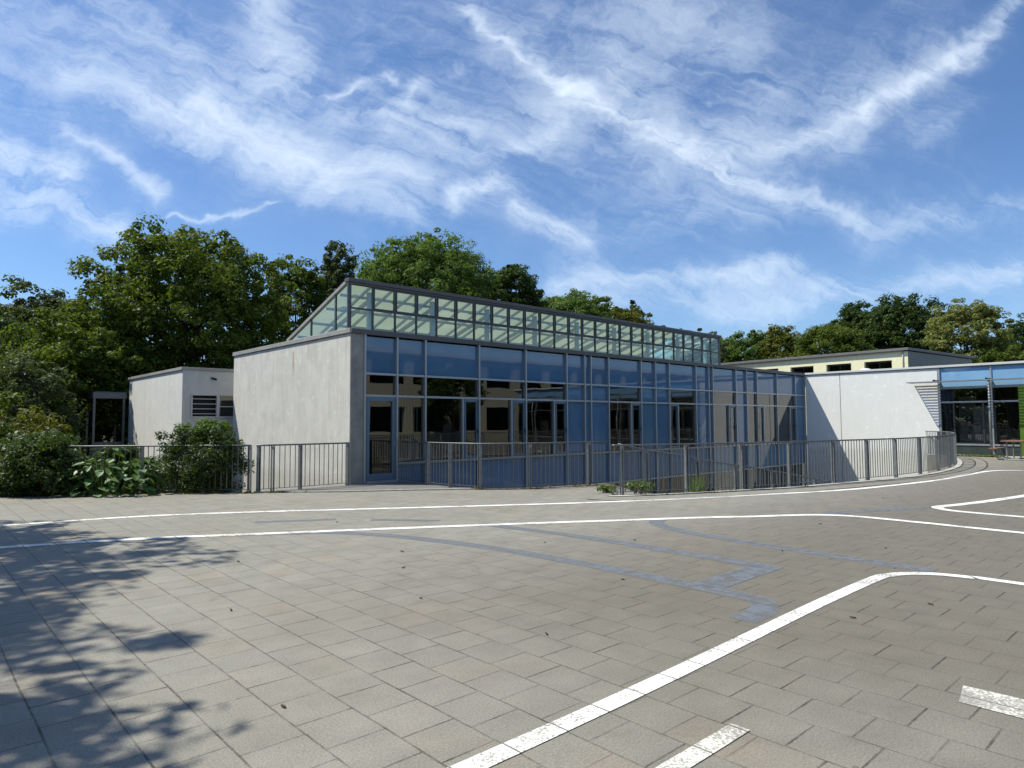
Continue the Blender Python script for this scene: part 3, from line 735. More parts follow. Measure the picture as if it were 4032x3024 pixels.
# ridge cap
mb = MB(); mb.box(SX0-.07, SY-.10, 5.305, SX1+.09, SY+.13, 5.40); mb.box(SX0-.06, SY-.06, 5.25, SX1+.08, SY-.031, 5.304); mb.build('ridge_cap', 'fascia_metal', sk, bevel=.006)
def rz(y): return 5.345+(ZB+.03-5.345)*(y-SY)/(SYB-SY)
for xx in (SX0, SX1):   # gable ends: sloping bar, posts, glass
    mb = MB(); mb.obox((xx, SY+.05, rz(SY+.05)+.01), (xx, SYB, rz(SYB)+.01), .10, .085); mb.build('verge_bar', 'coping_metal', sk)
    mb = MB(); mb.box(xx-.022, SY+.03, 4.0, xx+.022, SYB-.1, 4.07)
    for yy in (1.05, 2.5): mb.box(xx-.022, yy-.03, 4.07, xx+.022, yy+.03, rz(yy)-.05)
    mb.build('gable_frame', 'frame_dark', sk)
    MB().poly([(xx, SY+.03, 4.07), (xx, SYB-.12, 4.07), (xx, SY+.03, rz(SY)-.06)]).build('gable_pane', 'skylight_glass', sk)
XG = 15.6
mb = MB(); mb.quad((SX0+.06, SY+.1, rz(SY+.1)+.01), (XG, SY+.1, rz(SY+.1)+.01), (XG, SYB, rz(SYB)+.01), (SX0+.06, SYB, rz(SYB)+.01)); mb.build('sloping_roof', 'roof_blind', sk)
mb = MB(); mb.quad((XG, SY+.1, rz(SY+.1)+.01), (SX1-.06, SY+.1, rz(SY+.1)+.01), (SX1-.06, SYB, rz(SYB)+.01), (XG, SYB, rz(SYB)+.01)); mb.build('sloping_glass', 'skylight_glass', sk)
mb = MB()
for k in range(0, NP+1):
    xx = SX0+k*pw_
    if 0 < k < NP: mb.obox((xx, SY+.1, rz(SY+.1)-.03), (xx, SYB-.05, rz(SYB-.05)-.03), .045, .07)
for yy in (.9, 1.7, 2.6, 3.5): mb.obox((SX0+.06, yy, rz(yy)-.10), (SX1-.06, yy, rz(yy)-.10), .05, .07)
mb.build('rafters', 'frame_alu', sk)
mb = MB()
for k in range(1, NP, 3):
    xx = SX0+k*pw_+.1; mb.box(xx-.055, SY+.28, 3.96, xx+.055, SY+.40, rz(SY+.4)-.05)
    mb.obox((xx, SY+.34, 4.95), (xx, SYB-.5, 4.12), .06, .10)
mb.build('posts', 'frame_alu', sk)
mb = MB()
for k in range(0, NP-1):
    xx = SX0+k*pw_+.35
    for (yy, dz_) in ((.75, .16), (1.35, .20)): mb.box(xx-.06, yy-.20, rz(yy)-dz_-.05, xx+.05, yy+.20, rz(yy)-dz_)
mb.build('light_fittings', 'lamp_white', sk)
MB().quad((SX0+.1, SY+.1, 3.965), (SX1-.1, SY+.1, 3.965), (SX1-.1, SYB, 3.965), (SX0+.1, SYB, 3.965)).build('added_skylight_floor', 'annex_render', sk)  # added pale floor on the closed slab, keeping skylight daylight out of the rooms

# ------------------------------------------------------------------ right wing
W = thing('school_wing', 'projecting wing with bright white wall and glazed canopy front at the right', 'building', (31, -10, 0))
mb = MB(); mb.box(LX, -6.06, FZ, LX+.3, -.06, 3.93); mb.build('wall', 'white_render', W)
mb = MB(); mb.box(LX-.004, -1.80, -1.5, LX+.01, -1.78, 3.92); mb.build('expansion_joint', 'frame_dark', W)
MB().box(LX+.05, -22, 3.85, 37, 8.1, 3.94).build('roof', 'roof_felt', W)
mb = MB(); mb.box(LX-.06, -22.05, 3.95, LX+.35, -.06, 4.045); mb.build('coping', 'white_paint', W, bevel=.006)
MB().box(LX-.045, -22.04, 3.915, LX+.2, -.07, 3.948).build('coping_drip', 'frame_dark', W)
YC = [-6.13-1.95*k for k in range(9)]
mb = MB(); mb.box(LX-.02, -6.16, .0, LX+.12, -6.08, 3.91)
for y in YC[1:]: mb.box(LX, y-.03, .1, LX+.10, y+.03, 3.91)
for z in (3.0, 2.37, .50): mb.box(LX+.002, YC[-1], z-.035, LX+.095, -6.165, z+.035)
mb.build('glazing_frame', 'frame_alu', W)
MB().box(LX+.03, YC[-1], 0.0, LX+.10, -6.165, .465).build('plinth', 'plinth', W)
for k in range(8):
    y1, y0 = YC[k]-.03, YC[k+1]+.03
    if k == 0: y1 = -6.165
    MB().box(LX+.04, y0, 3.04, LX+.05, y1, 3.905).build('blue_panel', 'blue_glass_sunlit', W)
    MB().quad((LX+.05, y0, 2.41), (LX+.05, y1, 2.41), (LX+.05, y1, 2.96), (LX+.05, y0, 2.96)).build('window', 'window_glass', W)
    MB().quad((LX+.05, y0, .54), (LX+.05, y1, .54), (LX+.05, y1, 2.33), (LX+.05, y0, 2.33)).build('window', 'window_glass', W)
mb = MB(); mb.box(LX-.01, -10.05, .02, LX+.029, -9.02, 2.99); mb.build('green_panel', 'green_panel', W)
mb = MB()
for y in (-6.65, -7.75): mb.box(LX+.02, y-.035, .5, LX+.09, y+.035, 2.33)
mb.box(LX+.02, -7.72, .5, LX+.09, -6.68, .58)
mb.build('door_frame', 'dark_metal', W)
for y in (YC[1]+.02, YC[3], YC[5], YC[7]):
    mb = MB(); mb.tube([(LX-.30, y, .0), (LX-.30, y, 3.3)], .045, 12); mb.build('column', 'galv', W, smooth=True)
# canopy of sun louvres
cn = MB()
for k in range(15): cn.obox((LX-.07-k*.058, -5.08, 3.275), (LX-.07-k*.058, -21.8, 3.275), .030, .012)
cn.box(LX-.925, -21.8, 3.255, LX-.90, -5.07, 3.30); cn.box(LX-.90, -5.095, 3.262, LX-.05, -5.07, 3.292)
cv = cn.build('canopy', 'galv', W)
for y in YC: MB().box(LX-.9, y-.012, 3.30, LX-.03, y+.012, 3.37).build('canopy_bracket', 'dark_metal', W)
mb = MB(); mb.quad((LX+.5, -22, .1), (36, -22, .1), (36, -6.2, .1), (LX+.5, -6.2, .1)); mb.quad((30.5, -22, 0), (30.5, -6.2, 0), (30.5, -6.2, 3.84), (30.5, -22, 3.84))
mb.quad((LX+.2, -6.1, 0), (36, -6.1, 0), (36, -6.1, 3.84), (LX+.2, -6.1, 3.84)); mb.quad((LX+.2, -21.9, 0), (36, -21.9, 0), (36, -21.9, 3.84), (LX+.2, -21.9, 3.84))
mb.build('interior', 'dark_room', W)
mb = MB(); mb.box(27.6, -7.9, .3, 27.75, -7.05, 2.2); mb.box(28.8, -6.9, .3, 28.95, -6.2, 2.7); mb.build('partition', 'white_paint', W)
mb = MB(); mb.box(28.0, -9.0, .12, 28.9, -8.2, 1.0); mb.box(27.9, -9.1, 1.0, 29.0, -8.1, 1.05); mb.build('counter', 'green_panel', W)
mb = MB()   # rooflight dome
cxd, cyd, rd = 26.9, -2.75, .36
for i in range(5):
    a0, a1 = i*math.pi/10, (i+1)*math.pi/10
    for k in range(16):
        t0, t1 = k*math.pi/8, (k+1)*math.pi/8
        f = lambda a, t: (cxd+rd*math.cos(a)*math.cos(t), cyd+rd*math.cos(a)*math.sin(t), 3.97+.20*math.sin(a))
        mb.quad(f(a0, t0), f(a0, t1), f(a1, t1), f(a1, t0))
mb.build('rooflight_dome', 'acrylic', W, smooth=True)
mb = MB(); mb.box(30, -21, 3.95, 36, -14, 4.5) if False else None

# ------------------------------------------------------------------ annex at the left
AX, AY0, AY1, AZ = -1.5, 8.70, 15.75, 3.50
A = thing('rear_annex', 'small flat roofed grey annex with louvred window behind the left bushes', 'building', (0, 12, 0))
mb = MB(); mb.box(AX, AY0+.02, -1.1, AX+.3, AY1, AZ-.10); mb.box(AX+.3, AY1-.3, -.1, 5, AY1, AZ-.1)
mb.build('wall', 'annex_render', A)
wx0, wx1, wz0, wz1 = AX+.30, AX+2.9, 1.78, 2.60
mb = MB()
mb.box(AX+.004, AY0, -.1, wx0, AY0+.25, AZ-.10); mb.box(wx0, AY0, -.1, wx1, AY0+.25, wz0); mb.box(wx0, AY0, wz1, wx1, AY0+.25, AZ-.10); mb.box(wx1, AY0, -.1, 4.5, AY0+.25, AZ-.1)
mb.build('window_wall', 'annex_render', A)
mb = MB(); mb.box(AX-.05, AY0-.05, AZ-.098, 4.5, AY1+.05, AZ); mb.build('roof_edge', 'coping_metal', A, bevel=.006)
mb = MB(); e = .05; y0, y1 = AY0-.03, AY0+.08; xm = AX+1.17
for (a, b2) in ((wx0-.02, xm), (xm+.001, wx1)):
    mb.box(a, y0, wz0, a+e, y1, wz1); mb.box(b2-e, y0, wz0, b2, y1, wz1); mb.box(a+e, y0, wz0, b2-e, y1, wz0+e); mb.box(a+e, y0, wz1-e, b2-e, y1, wz1)
wf = mb.build('window', 'white_paint', A, bevel=.004)
mb = MB()
for k in range(4):
    z = wz0+.14+k*.17; mb.obox((wx0+.03, AY0+.02, z), (xm-.05, AY0+.02, z), .05, .022)
mb.build('louvre_blades', 'white_paint', wf)
mb = MB(); mb.box(xm+.05, AY0+.015, 2.16, wx1-.05, AY0+.03, 2.19); mb.build('glazing_bar', 'white_paint', wf)
MB().quad((xm+.05, AY0+.05, wz0+e), (wx1-.05, AY0+.05, wz0+e), (wx1-.05, AY0+.05, wz1-e), (xm+.05, AY0+.05, wz1-e)).build('pane', 'annex_glass', wf)
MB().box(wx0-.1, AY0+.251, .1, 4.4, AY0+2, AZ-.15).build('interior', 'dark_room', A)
mb = MB(); mb.tube([(-.55, AY0-.0, 3.16), (-.55, AY0-.06, 3.15)], .022, 8); mb.tube([(-.55, AY0-.05, 3.15), (-.46, AY0-.19, 3.10)], .04, 10); mb.build('wall_lamp', 'dark_metal', A, smooth=True)
# steel framed bay left of the annex
Pg = thing('steel_pergola', 'open grey steel frame shelter beside the annex left end', 'pergola', (-2.3, 16.5, 0))
px0, px1, py0, py1 = -2.72, -1.56, 15.9, 17.3
mb = MB(); mb.box(px0-.06, py0-.05, 2.62, px1, py0+.06, 2.86); mb.box(px0-.06, py1-.06, 2.62, px1, py1+.05, 2.86)
mb.box(px0-.055, py0+.06, 2.625, px0+.06, py1-.06, 2.855); mb.box(px0, py0, 2.862, px1, py1, 2.90)
mb.build('roof_beams', 'steel', Pg, bevel=.006)
for (x_, y_) in ((px0, py0), (px0+.02, py1), (px1-.1, py0), (px1-.1, py1)): MB().box(x_-.04, y_-.04, 0, x_+.04, y_+.04, 2.62).build('post', 'steel', Pg)
MB().box(px0+.05, py0-.01, .0, px1-.15, py0+.01, .85).build('lower_panel', 'steel', Pg)

# ------------------------------------------------------------------ yellow building behind
yd = Vector((math.sin(R(5.6)), math.cos(R(5.6)), 0)); yn = Vector((yd.y, -yd.x, 0)); y0p = Vector((37.884, -1.311, 0))
Y = thing('yellow_building', 'pale yellow rendered building with recessed windows behind the white wing', 'building', tuple(y0p))
def yp(s, n, z): p = y0p+yd*s+yn*n; return (p.x, p.y, z)
def ybox(mb, s0, s1, n0, n1, z0, z1):
    n = len(mb.v); mb.v += [yp(s0, n0, z0), yp(s1, n0, z0), yp(s1, n1, z0), yp(s0, n1, z0), yp(s0, n0, z1), yp(s1, n0, z1), yp(s1, n1, z1), yp(s0, n1, z1)]
    mb.f += [tuple(n+i for i in q) for q in ((0, 3, 2, 1), (4, 5, 6, 7), (0, 1, 5, 4), (1, 2, 6, 5), (2, 3, 7, 6), (3, 0, 4, 7))]
ZE = 5.88; WT, WB = 5.39, 4.1
wins = [(.96, 2.68), (3.54, 5.24), (6.16, 7.89), (8.83, 10.5), (11.4, 13.1), (14., 15.7), (16.6, 18.3)]
mb = MB(); ybox(mb, 0, 24, 0, .35, 0, WB); ybox(mb, 0, 24, 0, .35, WT, ZE)
s = 0
for (a, b2) in wins: ybox(mb, s, a, 0, .35, WB, WT); s = b2
ybox(mb, s, 24, 0, .35, WB, WT); mb.build('wall', 'yellow_render', Y)
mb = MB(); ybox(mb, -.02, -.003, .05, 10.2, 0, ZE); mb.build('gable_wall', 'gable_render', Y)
mb = MB(); ybox(mb, -.12, 24.4, -.20, 10.2, ZE+.06, ZE+.22); mb.build('roof', 'roof_edge', Y, bevel=.01)
mb = MB(); ybox(mb, .2, 24, -.12, .1, ZE, ZE+.059); mb.build('eaves_board', 'coping_metal', Y)
mb = MB(); ybox(mb, -.01, 24, .36, 8, 0, ZE) if False else ybox(mb, .1, 24, 3, 3.2, 3.5, ZE); mb.build('interior', 'dark_room', Y)
for (a, b2) in wins:
    mb = MB()
    for (s0, s1, z0, z1) in ((a+.001, a+.05, WB, WT), (b2-.05, b2-.001, WB, WT), (a+.05, b2-.05, WT-.10, WT), ((a+b2)/2-.02, (a+b2)/2+.02, WB, WT-.1)): ybox(mb, s0, s1, .22, .28, z0, z1)
    f_ = mb.build('window', 'dark_metal', Y)
    MB().quad(yp(a+.05, .25, WB), yp(b2-.05, .25, WB), yp(b2-.05, .25, WT-.1), yp(a+.05, .25, WT-.1)).build('pane', 'window_glass', f_)
mb = MB(); mb.tube([yp(.28, -.05, 4.), yp(.28, -.05, ZE)], .03, 6); mb.build('downpipe', 'coping_metal', Y, smooth=True)
# low roof at the far right edge
FR = thing('far_roof', 'low flat grey roof edge beyond the wing at the right frame edge', 'building', (44, -9, 0))
MB().box(40.6, -16, 0, 52, -7.1, 5.0).build('wall', 'concrete', FR); MB().box(40.4, -16.1, 5.0, 52.1, -6.9, 5.22).build('roof', 'coping_metal', FR)

# ------------------------------------------------------------------ buildings behind the camera (seen mirrored in the glass)
K = thing('classroom_block', 'two storey cream classroom block mirrored in the facade windows', 'building', (20, -28, 0))
KY = -26.0
mb = MB()
segs = []
x = -24.; wl = []
while x < 70:
    wl.append((x+.35, x+3.25)); x += 3.6
for (z0, z1) in ((0, .9), (2.75, 4.35), (6.15, 6.55)): mb.box(-24, KY-.3, z0, 70, KY, z1)
xs = -24.
for (a, b2) in wl:
    for (z0, z1) in ((.9, 2.75), (4.35, 6.15)): mb.box(xs, KY-.3, z0, a, KY, z1)
    xs = b2
mb.build('wall', 'cream_render', K)
MB().box(-24.2, KY-12, 6.56, 70.2, KY+.25, 6.85).build('roof', 'white_paint', K)
MB().box(-24, KY-3, 0, 70, KY-2.8, 6.5).build('interior', 'dark_room', K)
k0 = None
for j, (a, b2) in enumerate(wl):
    for (z0, z1) in ((.9, 2.75), (4.35, 6.15)):
        if k0 is None:
            mb = MB(); e = .12
            mb.box(0, -.2, 0, e, -.12, 1.85); mb.box(2.9-e, -.2, 0, 2.9, -.12, 1.85); mb.box(e, -.2, 0, 2.9-e, -.12, e); mb.box(e, -.2, 1.85-e, 2.9-e, -.12, 1.85); mb.box(1.9, -.2, e, 2.0, -.12, 1.85-e)
            mb.box(-.03, -.12, -.04, 2.93, .06, -.002)
            k0 = mb.build('window', 'white_paint'); k0.parent = K; k0.matrix_parent_inverse = Matrix.Translation(-Vector(K.location)); k0.location = (a, KY, z0)
            g0 = MB().quad((.09, -.16, .09), (2.81, -.16, .09), (2.81, -.16, 1.76), (.09, -.16, 1.76)).build('pane', 'window_glass'); g0.parent = k0
        else:
            c_ = k0.copy(); C.objects.link(c_); c_.parent = K; c_.location = (a, KY, z0)
            g_ = g0.copy(); C.objects.link(g_); g_.parent = c_

# ------------------------------------------------------------------ picnic table
def picnic(x, y, label):
    t = thing('picnic_table', label, 'picnic table', (x, y, 0))
    def plank_top(name, yc, wd, z, L, n, th=.035):
        mb = MB(); g = .008; pwd = (wd-(n-1)*g)/n
        for k in range(n):
            a = yc-wd/2+k*(pwd+g); mb.box(x-L/2, a, z-th, x+L/2, a+pwd, z)
        mb.build(name, 'wood_seat', t, bevel=.006)
    plank_top('tabletop', y, .74, .76, 1.75, 5); plank_top('seat', y+.64, .27, .46, 1.6, 2); plank_top('seat', y-.64, .27, .46, 1.6, 2)
    for sx in (-.55, .55):
        mb = MB()
        for sy in (-1, 1):
            mb.tube([(x+sx, y+sy*.22, .72), (x+sx, y+sy*.22, .03)], .028, 8)
            mb.tube([(x+sx, y+sy*.22, .03), (x+sx, y+sy*.50, .03), (x+sx, y+sy*.56, .10), (x+sx, y+sy*.66, .42)], .026, 8)
        mb.box(x+sx-.03, y-.33, .70, x+sx+.03, y+.33, .722); mb.box(x+sx-.03, y+.53, .405, x+sx+.03, y+.75, .422); mb.box(x+sx-.03, y-.75, .405, x+sx+.03, y-.53, .422)
        mb.tube([(x+sx, y-.22, .03), (x+sx, y+.22, .03)], .026, 8)
        mb.build('leg_frame', 'galv', t, smooth=False)
    mb = MB(); mb.tube([(x-.55, y, .30), (x+.55, y, .30)], .02, 8); mb.build('stretcher', 'galv', t)
    return t
picnic(24.3, -9.25, 'picnic table with reddish brown boards on grey steel legs near the wing')

# ------------------------------------------------------------------ vegetation
def leaf_quads(P, N, size, rng, asp=.6, jit=.35):
    """P (n,3) positions, N (n,3) normals -> diamond leaves"""
    n = len(P); a = rng.normal(size=(n, 3)); a -= (a*N).sum(1)[:, None]*N; a /= np.linalg.norm(a, axis=1)[:, None]+1e-9
    b = np.cross(N, a); s = size*rng.uniform(1-jit, 1+jit, n)[:, None]
    V = np.empty((n, 4, 3)); V[:, 0] = P-a*s; V[:, 1] = P+b*s*asp*.9-a*s*.1+N*s*.12; V[:, 2] = P+a*s; V[:, 3] = P-b*s*asp*.9-a*s*.1+N*s*.12
    return V.reshape(-1, 3), np.arange(n*4).reshape(n, 4)
def crown_points(rng, cen, rad, nclump, per, clump_r, flat=.6, shell=.55, lobes=5, bottom=-1.0):
    """clumps spread through an uneven ellipsoid"""
    cen = np.array(cen, float); rad = np.array(rad, float)
    ph = rng.uniform(0, 6.28, lobes); k1 = rng.integers(2, 5, lobes)
    cl = []
    while len(cl) < nclump:
        d = rng.normal(size=3); d /= np.linalg.norm(d)
        if d[2] < bottom: continue
        azm = math.atan2(d[1], d[0])
        wob = 1+sum(.10*math.sin(k1[i]*azm+ph[i]+2.3*d[2]*(i+1)) for i in range(lobes))/1.6
        r = rng.uniform(shell, 1)**.6*wob*rng.uniform(.84, 1.06)
        cl.append(cen+d*rad*r)
    cl = np.array(cl)
    cs = clump_r*rng.uniform(.5, 1.5, len(cl))
    idx = np.repeat(np.arange(len(cl)), per)
    off = rng.normal(size=(len(idx), 3)); off /= np.linalg.norm(off, axis=1)[:, None]
    rr_ = rng.uniform(.25, 1, len(idx))**.5
    off = off*rr_[:, None]*cs[idx][:, None]*np.array([1, 1, flat])
    P = cl[idx]+off
    Nn = off/np.array([1, 1, flat])+rng.normal(size=off.shape)*cs[idx][:, None]*.45+np.array([0, 0, .5])*cs[idx][:, None]
    Nn /= np.linalg.norm(Nn, axis=1)[:, None]
    return P, Nn, cl
def limb_mesh(rng, base, cl, top, r0, nl):
    mb = MB(); b = Vector(base); t = Vector(top)
    lean = Vector((rng.uniform(-.03, .03), rng.uniform(-.03, .03), 0))
    pts = [b+(t-b)*f+lean*(6*f*(1-f)*4) for f in (0, .05, .2, .4, .6, .8, 1.)]
    mb.tube(pts, [r0*1.35, r0*1.05, r0*.9, r0*.75, r0*.55, r0*.36, r0*.12], 9)
    sel = rng.choice(len(cl), min(nl, len(cl)), replace=False)
    for i in sel:
        c = Vector(cl[i]); f = rng.uniform(.25, .8)
        f = min(f, max(.15, (c.z-b.z)/max(.1, (t.z-b.z))*.8)); s_ = b+(t-b)*f+lean*(24*f*(1-f))
        mid = s_.lerp(c, .5)+Vector((rng.normal()*.12, rng.normal()*.12, .15+rng.normal()*.1))*(c-s_).length*.4
        rr2 = r0*.34*(1-f*.6); mb.tube([s_, s_.lerp(mid, .6), mid, c], [rr2, rr2*.75, rr2*.5, rr2*.12], 6, False)
    return mb
def tree(name, label, x, y, ztop, rad, zbot, m_, seed, n=20000, ls=.13, clr=.8, flat=.6, r0=None, shell=.5, squash=1., nl=22, group=None, ncl=None, zb=0.):
    rng = np.random.default_rng(seed)
    t = thing(name, label, 'tree', (x, y, zb), group)
    cz = (ztop+zbot)/2; rz_ = (ztop-zbot)/2
    clr *= .60; ls *= .80; n = int(n*1.75); ncl = ncl or max(60, int(n/62)); per = max(8, int(n/ncl))
    P, Nn, cl = crown_points(rng, (x, y, cz), (rad*1.0, rad*1.0*squash, rz_*.97), ncl, per, clr, flat, shell)
    k = P[:, 2] > zb+.1; P, Nn = P[k], Nn[k]
    V, F = leaf_quads(P, Nn, ls, rng); mesh_np('crown', V, F, m_, t)
    r0 = r0 or max(.10, rad*.07)
    limb_mesh(rng, (x, y, zb-.1), cl, (x, y, cz+rz_*.5), r0, nl).build('trunk', 'bark', t, smooth=True)
    return t
def conifer(name, label, x, y, ztop, rad, m_, seed, n=6000):
    rng = np.random.default_rng(seed); t = thing(name, label, 'tree', (x, y, 0))
    z0 = 1.5; Ps = []; Ns = []
    lv = np.linspace(z0, ztop-.2, 26)
    for z in lv:
        rr_ = rad*(1-(z-z0)/(ztop-z0))**.8+.08
        for a in rng.uniform(0, 6.28, 7):
            L = rr_*rng.uniform(.6, 1.15); m2 = int(n/26/7)
            s_ = rng.uniform(0, 1, m2)**.7*L
            Ps.append(np.c_[x+np.cos(a)*s_+rng.normal(0, .07, m2), y+np.sin(a)*s_+rng.normal(0, .07, m2), z-.22*s_+rng.normal(0, .07, m2)]); Ns.append(rng.normal(size=(m2, 3))+[0, 0, 1])
    P = np.concatenate(Ps); Nn = np.concatenate(Ns); Nn /= np.linalg.norm(Nn, axis=1)[:, None]
    V, F = leaf_quads(P, Nn, .13, rng, .35); mesh_np('crown', V, F, m_, t)
    MB().tube([(x, y, -.1), (x, y, ztop*.5), (x, y, ztop)], [.2, .12, .02], 8).build('trunk', 'bark', t, smooth=True)
    return t
def bush(name, label, x, y, rad, h, m_, seed, n=6000, ls=.055, cat='shrub', squash=1., clr=.3, rot=0., stems=10, zb=0., shell=.45):
    rng = np.random.default_rng(seed); t = thing(name, label, cat, (x, y, zb))
    ncl = max(20, n//110)
    P, Nn, cl = crown_points(rng, (0, 0, h*.46), (rad, rad*squash, h*.56), ncl, max(6, n//ncl), clr, .7, shell)
    c, s_ = math.cos(rot), math.sin(rot)
    def tf(Q): return np.c_[Q[:, 0]*c-Q[:, 1]*s_+x, Q[:, 0]*s_+Q[:, 1]*c+y, Q[:, 2]+zb]
    P = tf(P); cl = tf(cl); k = P[:, 2] > zb+.01; P, Nn = P[k], Nn[k]
    V, F = leaf_quads(P, Nn, ls, rng); mesh_np('foliage', V, F, m_, t)
    mb = MB()
    for i in rng.choice(len(cl), min(stems, len(cl)), replace=False):
        q = Vector(cl[i]); b = Vector((x+rng.normal()*.08, y+rng.normal()*.08, zb-.02)); mb.tube([b, b.lerp(q, .5)+Vector((0, 0, .1)), q], [.016, .011, .004], 5, False)
    mb.build('stems', 'bark', t, smooth=True)
    return t
#TREES
tree('leafy_tree', 'large rounded dark green tree towering above the grey annex', 2.2, 20.5, 11.9, 5.0, 1.6, 'leaf_dark', 2, 52000, .12, .75, shell=.35, nl=40)
tree('leafy_tree', 'lower spreading tree left of the big rounded tree', -2.1, 19.0, 6.9, 2.8, .8, 'leaf_dark', 3, 24000, .11, .65, nl=20)
tree('leafy_tree', 'dusty green tree at the left edge of the photo', -2.4, 29.5, 9.3, 3.9, 1.5, 'leaf_grey', 1, 24000, .13, .8, nl=24)
tree('leafy_tree', 'narrow tree squeezed right of the big rounded tree', 9.5, 24.2, 12.1, 2.1, 4.5, 'leaf_dark', 4, 14000, .12, .6, nl=20)
tree('poplar_tree', 'sparse upright tree directly left of the skylight peak', 12.9, 25.0, 13.9, 1.7, 6.5, 'leaf_grey', 5, 9000, .12, .5, nl=26, shell=.2, flat=.9)
tree('leafy_tree', 'broad light green domed tree behind the skylight', 15.7, 18.8, 13.4, 4.3, 6.0, 'leaf_mid', 106, 60000, .095, .62, nl=50, shell=.4)
tree('leafy_tree', 'dark green tree right of the domed tree behind the skylight', 22.4, 18.5, 12.6, 2.3, 6.2, 'leaf_deep', 7, 24000, .11, .6, nl=22)
tree('leafy_tree', 'round green crown above the middle of the skylight', 32.0, 21.3, 12.2, 3.3, 7.0, 'leaf_mid', 8, 26000, .12, .7)
tree('leafy_tree', 'olive green crown next to the dark spruce', 37.0, 20.8, 11.5, 3.2, 6.5, 'leaf_olive', 9, 20000, .14, .75)
conifer('spruce_tree', 'thin dark spruce tip above the skylight roof', 39.6, 21.2, 12.4, 1.1, 'conifer', 10)
tree('leafy_tree', 'airy grey green tree near the right end of the skylight', 48.2, 20.1, 10.9, 2.8, 5., 'leaf_grey', 11, 9000, .15, .7, shell=.2)
tree('leafy_tree', 'medium green tree right of the skylight end', 56.1, 19.6, 10.8, 3.1, 5., 'leaf_mid', 12, 14000, .16, .8)
tree('leafy_tree', 'yellowish green tree above the yellow building', 57.0, 16.1, 11.2, 2.5, 4.5, 'leaf_olive', 13, 12000, .16, .75)
tree('leafy_tree', 'spiky dark green tree above the yellow building windows', 52.5, 9.6, 10.3, 3.2, 4.8, 'leaf_dark', 14, 18000, .14, .7, flat=.9)
tree('leafy_tree', 'tall blackish green tree with twin tops at the right', 73.1, 14.6, 15.3, 2.9, 7., 'leaf_deep', 15, 13000, .18, .9)
tree('leafy_tree', 'wide blackish green tree behind the yellow building gable', 73.0, 10.2, 15.2, 4.4, 7., 'leaf_deep', 16, 24000, .18, 1.0)
tree('leafy_tree', 'pale yellow green tree right of the yellow building', 63.8, 1.7, 12.7, 3.5, 5., 'leaf_pale', 17, 17000, .15, .8)
tree('leafy_tree', 'dark tree cut off by the right edge of the photo', 89.7, 2.0, 13.7, 2.9, 5., 'leaf_deep', 18, 9000, .2, .9)
tree('leafy_tree', 'low green tree at the far right above the wing roof', 61.3, -1.6, 8.0, 2.6, 2., 'leaf_dark', 19, 12000, .15, .7)
tree('leafy_tree', 'mid green tree filling the gap behind the yellow building', 66., 12.0, 9.6, 3.6, 2., 'leaf_mid', 20, 12000, .17, .8)
# thicket at the left
bush('hazel_shrub', 'tall dark thicket shrub at the far left edge', -5.3, 17.5, 2.6, 5.0, 'leaf_dark', 31, 14000, .09, clr=.5)
bush('hazel_shrub', 'mid green thicket shrub left of the steel frame', -5.0, 14.6, 1.7, 4.0, 'leaf_grey', 32, 11000, .075, clr=.42)
bush('hazel_shrub', 'leafy green shrub seen through the steel frame', -1.6, 20.0, 2.2, 4.2, 'leaf_mid', 33, 11000, .08, clr=.45)
bush('hazel_shrub', 'dark tall shrub behind the left thicket', -4.8, 25., 3.3, 7.2, 'leaf_deep', 34, 14000, .12, clr=.6)
bush('hazel_shrub', 'sunlit yellow green shrub above the far left railing end', -5.9, 8.3, 1.6, 3.1, 'leaf_olive', 35, 14000, .055, clr=.30, zb=-1.)
bush('hazel_shrub', 'shaded shrub left of the sunlit yellow green one', -7.0, 11.5, 1.9, 3.0, 'leaf_dark', 36, 10000, .07, clr=.4)
bush('laurel_shrub', 'glossy dark shrub at the lower left edge of the yard', -6.85, 4.3, 1.2, 2.45, 'leaf_shade', 37, 14000, .05, clr=.26, zb=-1.)
bush('laurel_shrub', 'glossy dark shrub between the left edge and the big leaved plant', -5.75, 3.45, 1.0, 2.2, 'leaf_shade', 38, 14000, .05, clr=.26, zb=-1.)
bush('climbing_bush', 'dense climbing bush covering the railing left of the grey wall', -3.25, 1.15, 1.10, 1.55, 'leaf_shade', 39, 19000, .032, squash=.55, rot=-.75, clr=.20)
bush('climbing_bush', 'light green top shoots of the climbing bush', -3.1, 1.3, .75, .5, 'leaf_mid', 40, 3000, .032, squash=.55, rot=-.75, clr=.17, zb=1.15)
bush('laurel_shrub', 'leafy dark shrub hanging over the far left railing end', -6.2, 2.72, .95, 1.3, 'leaf_shade', 43, 11000, .042, squash=.6, rot=-.7, clr=.2)
bush('hazel_shrub', 'dim undergrowth shrub in front of the annex wall', -3.9, 5.6, 1.2, 2.0, 'leaf_deep', 41, 9000, .06, clr=.3, zb=-1.)
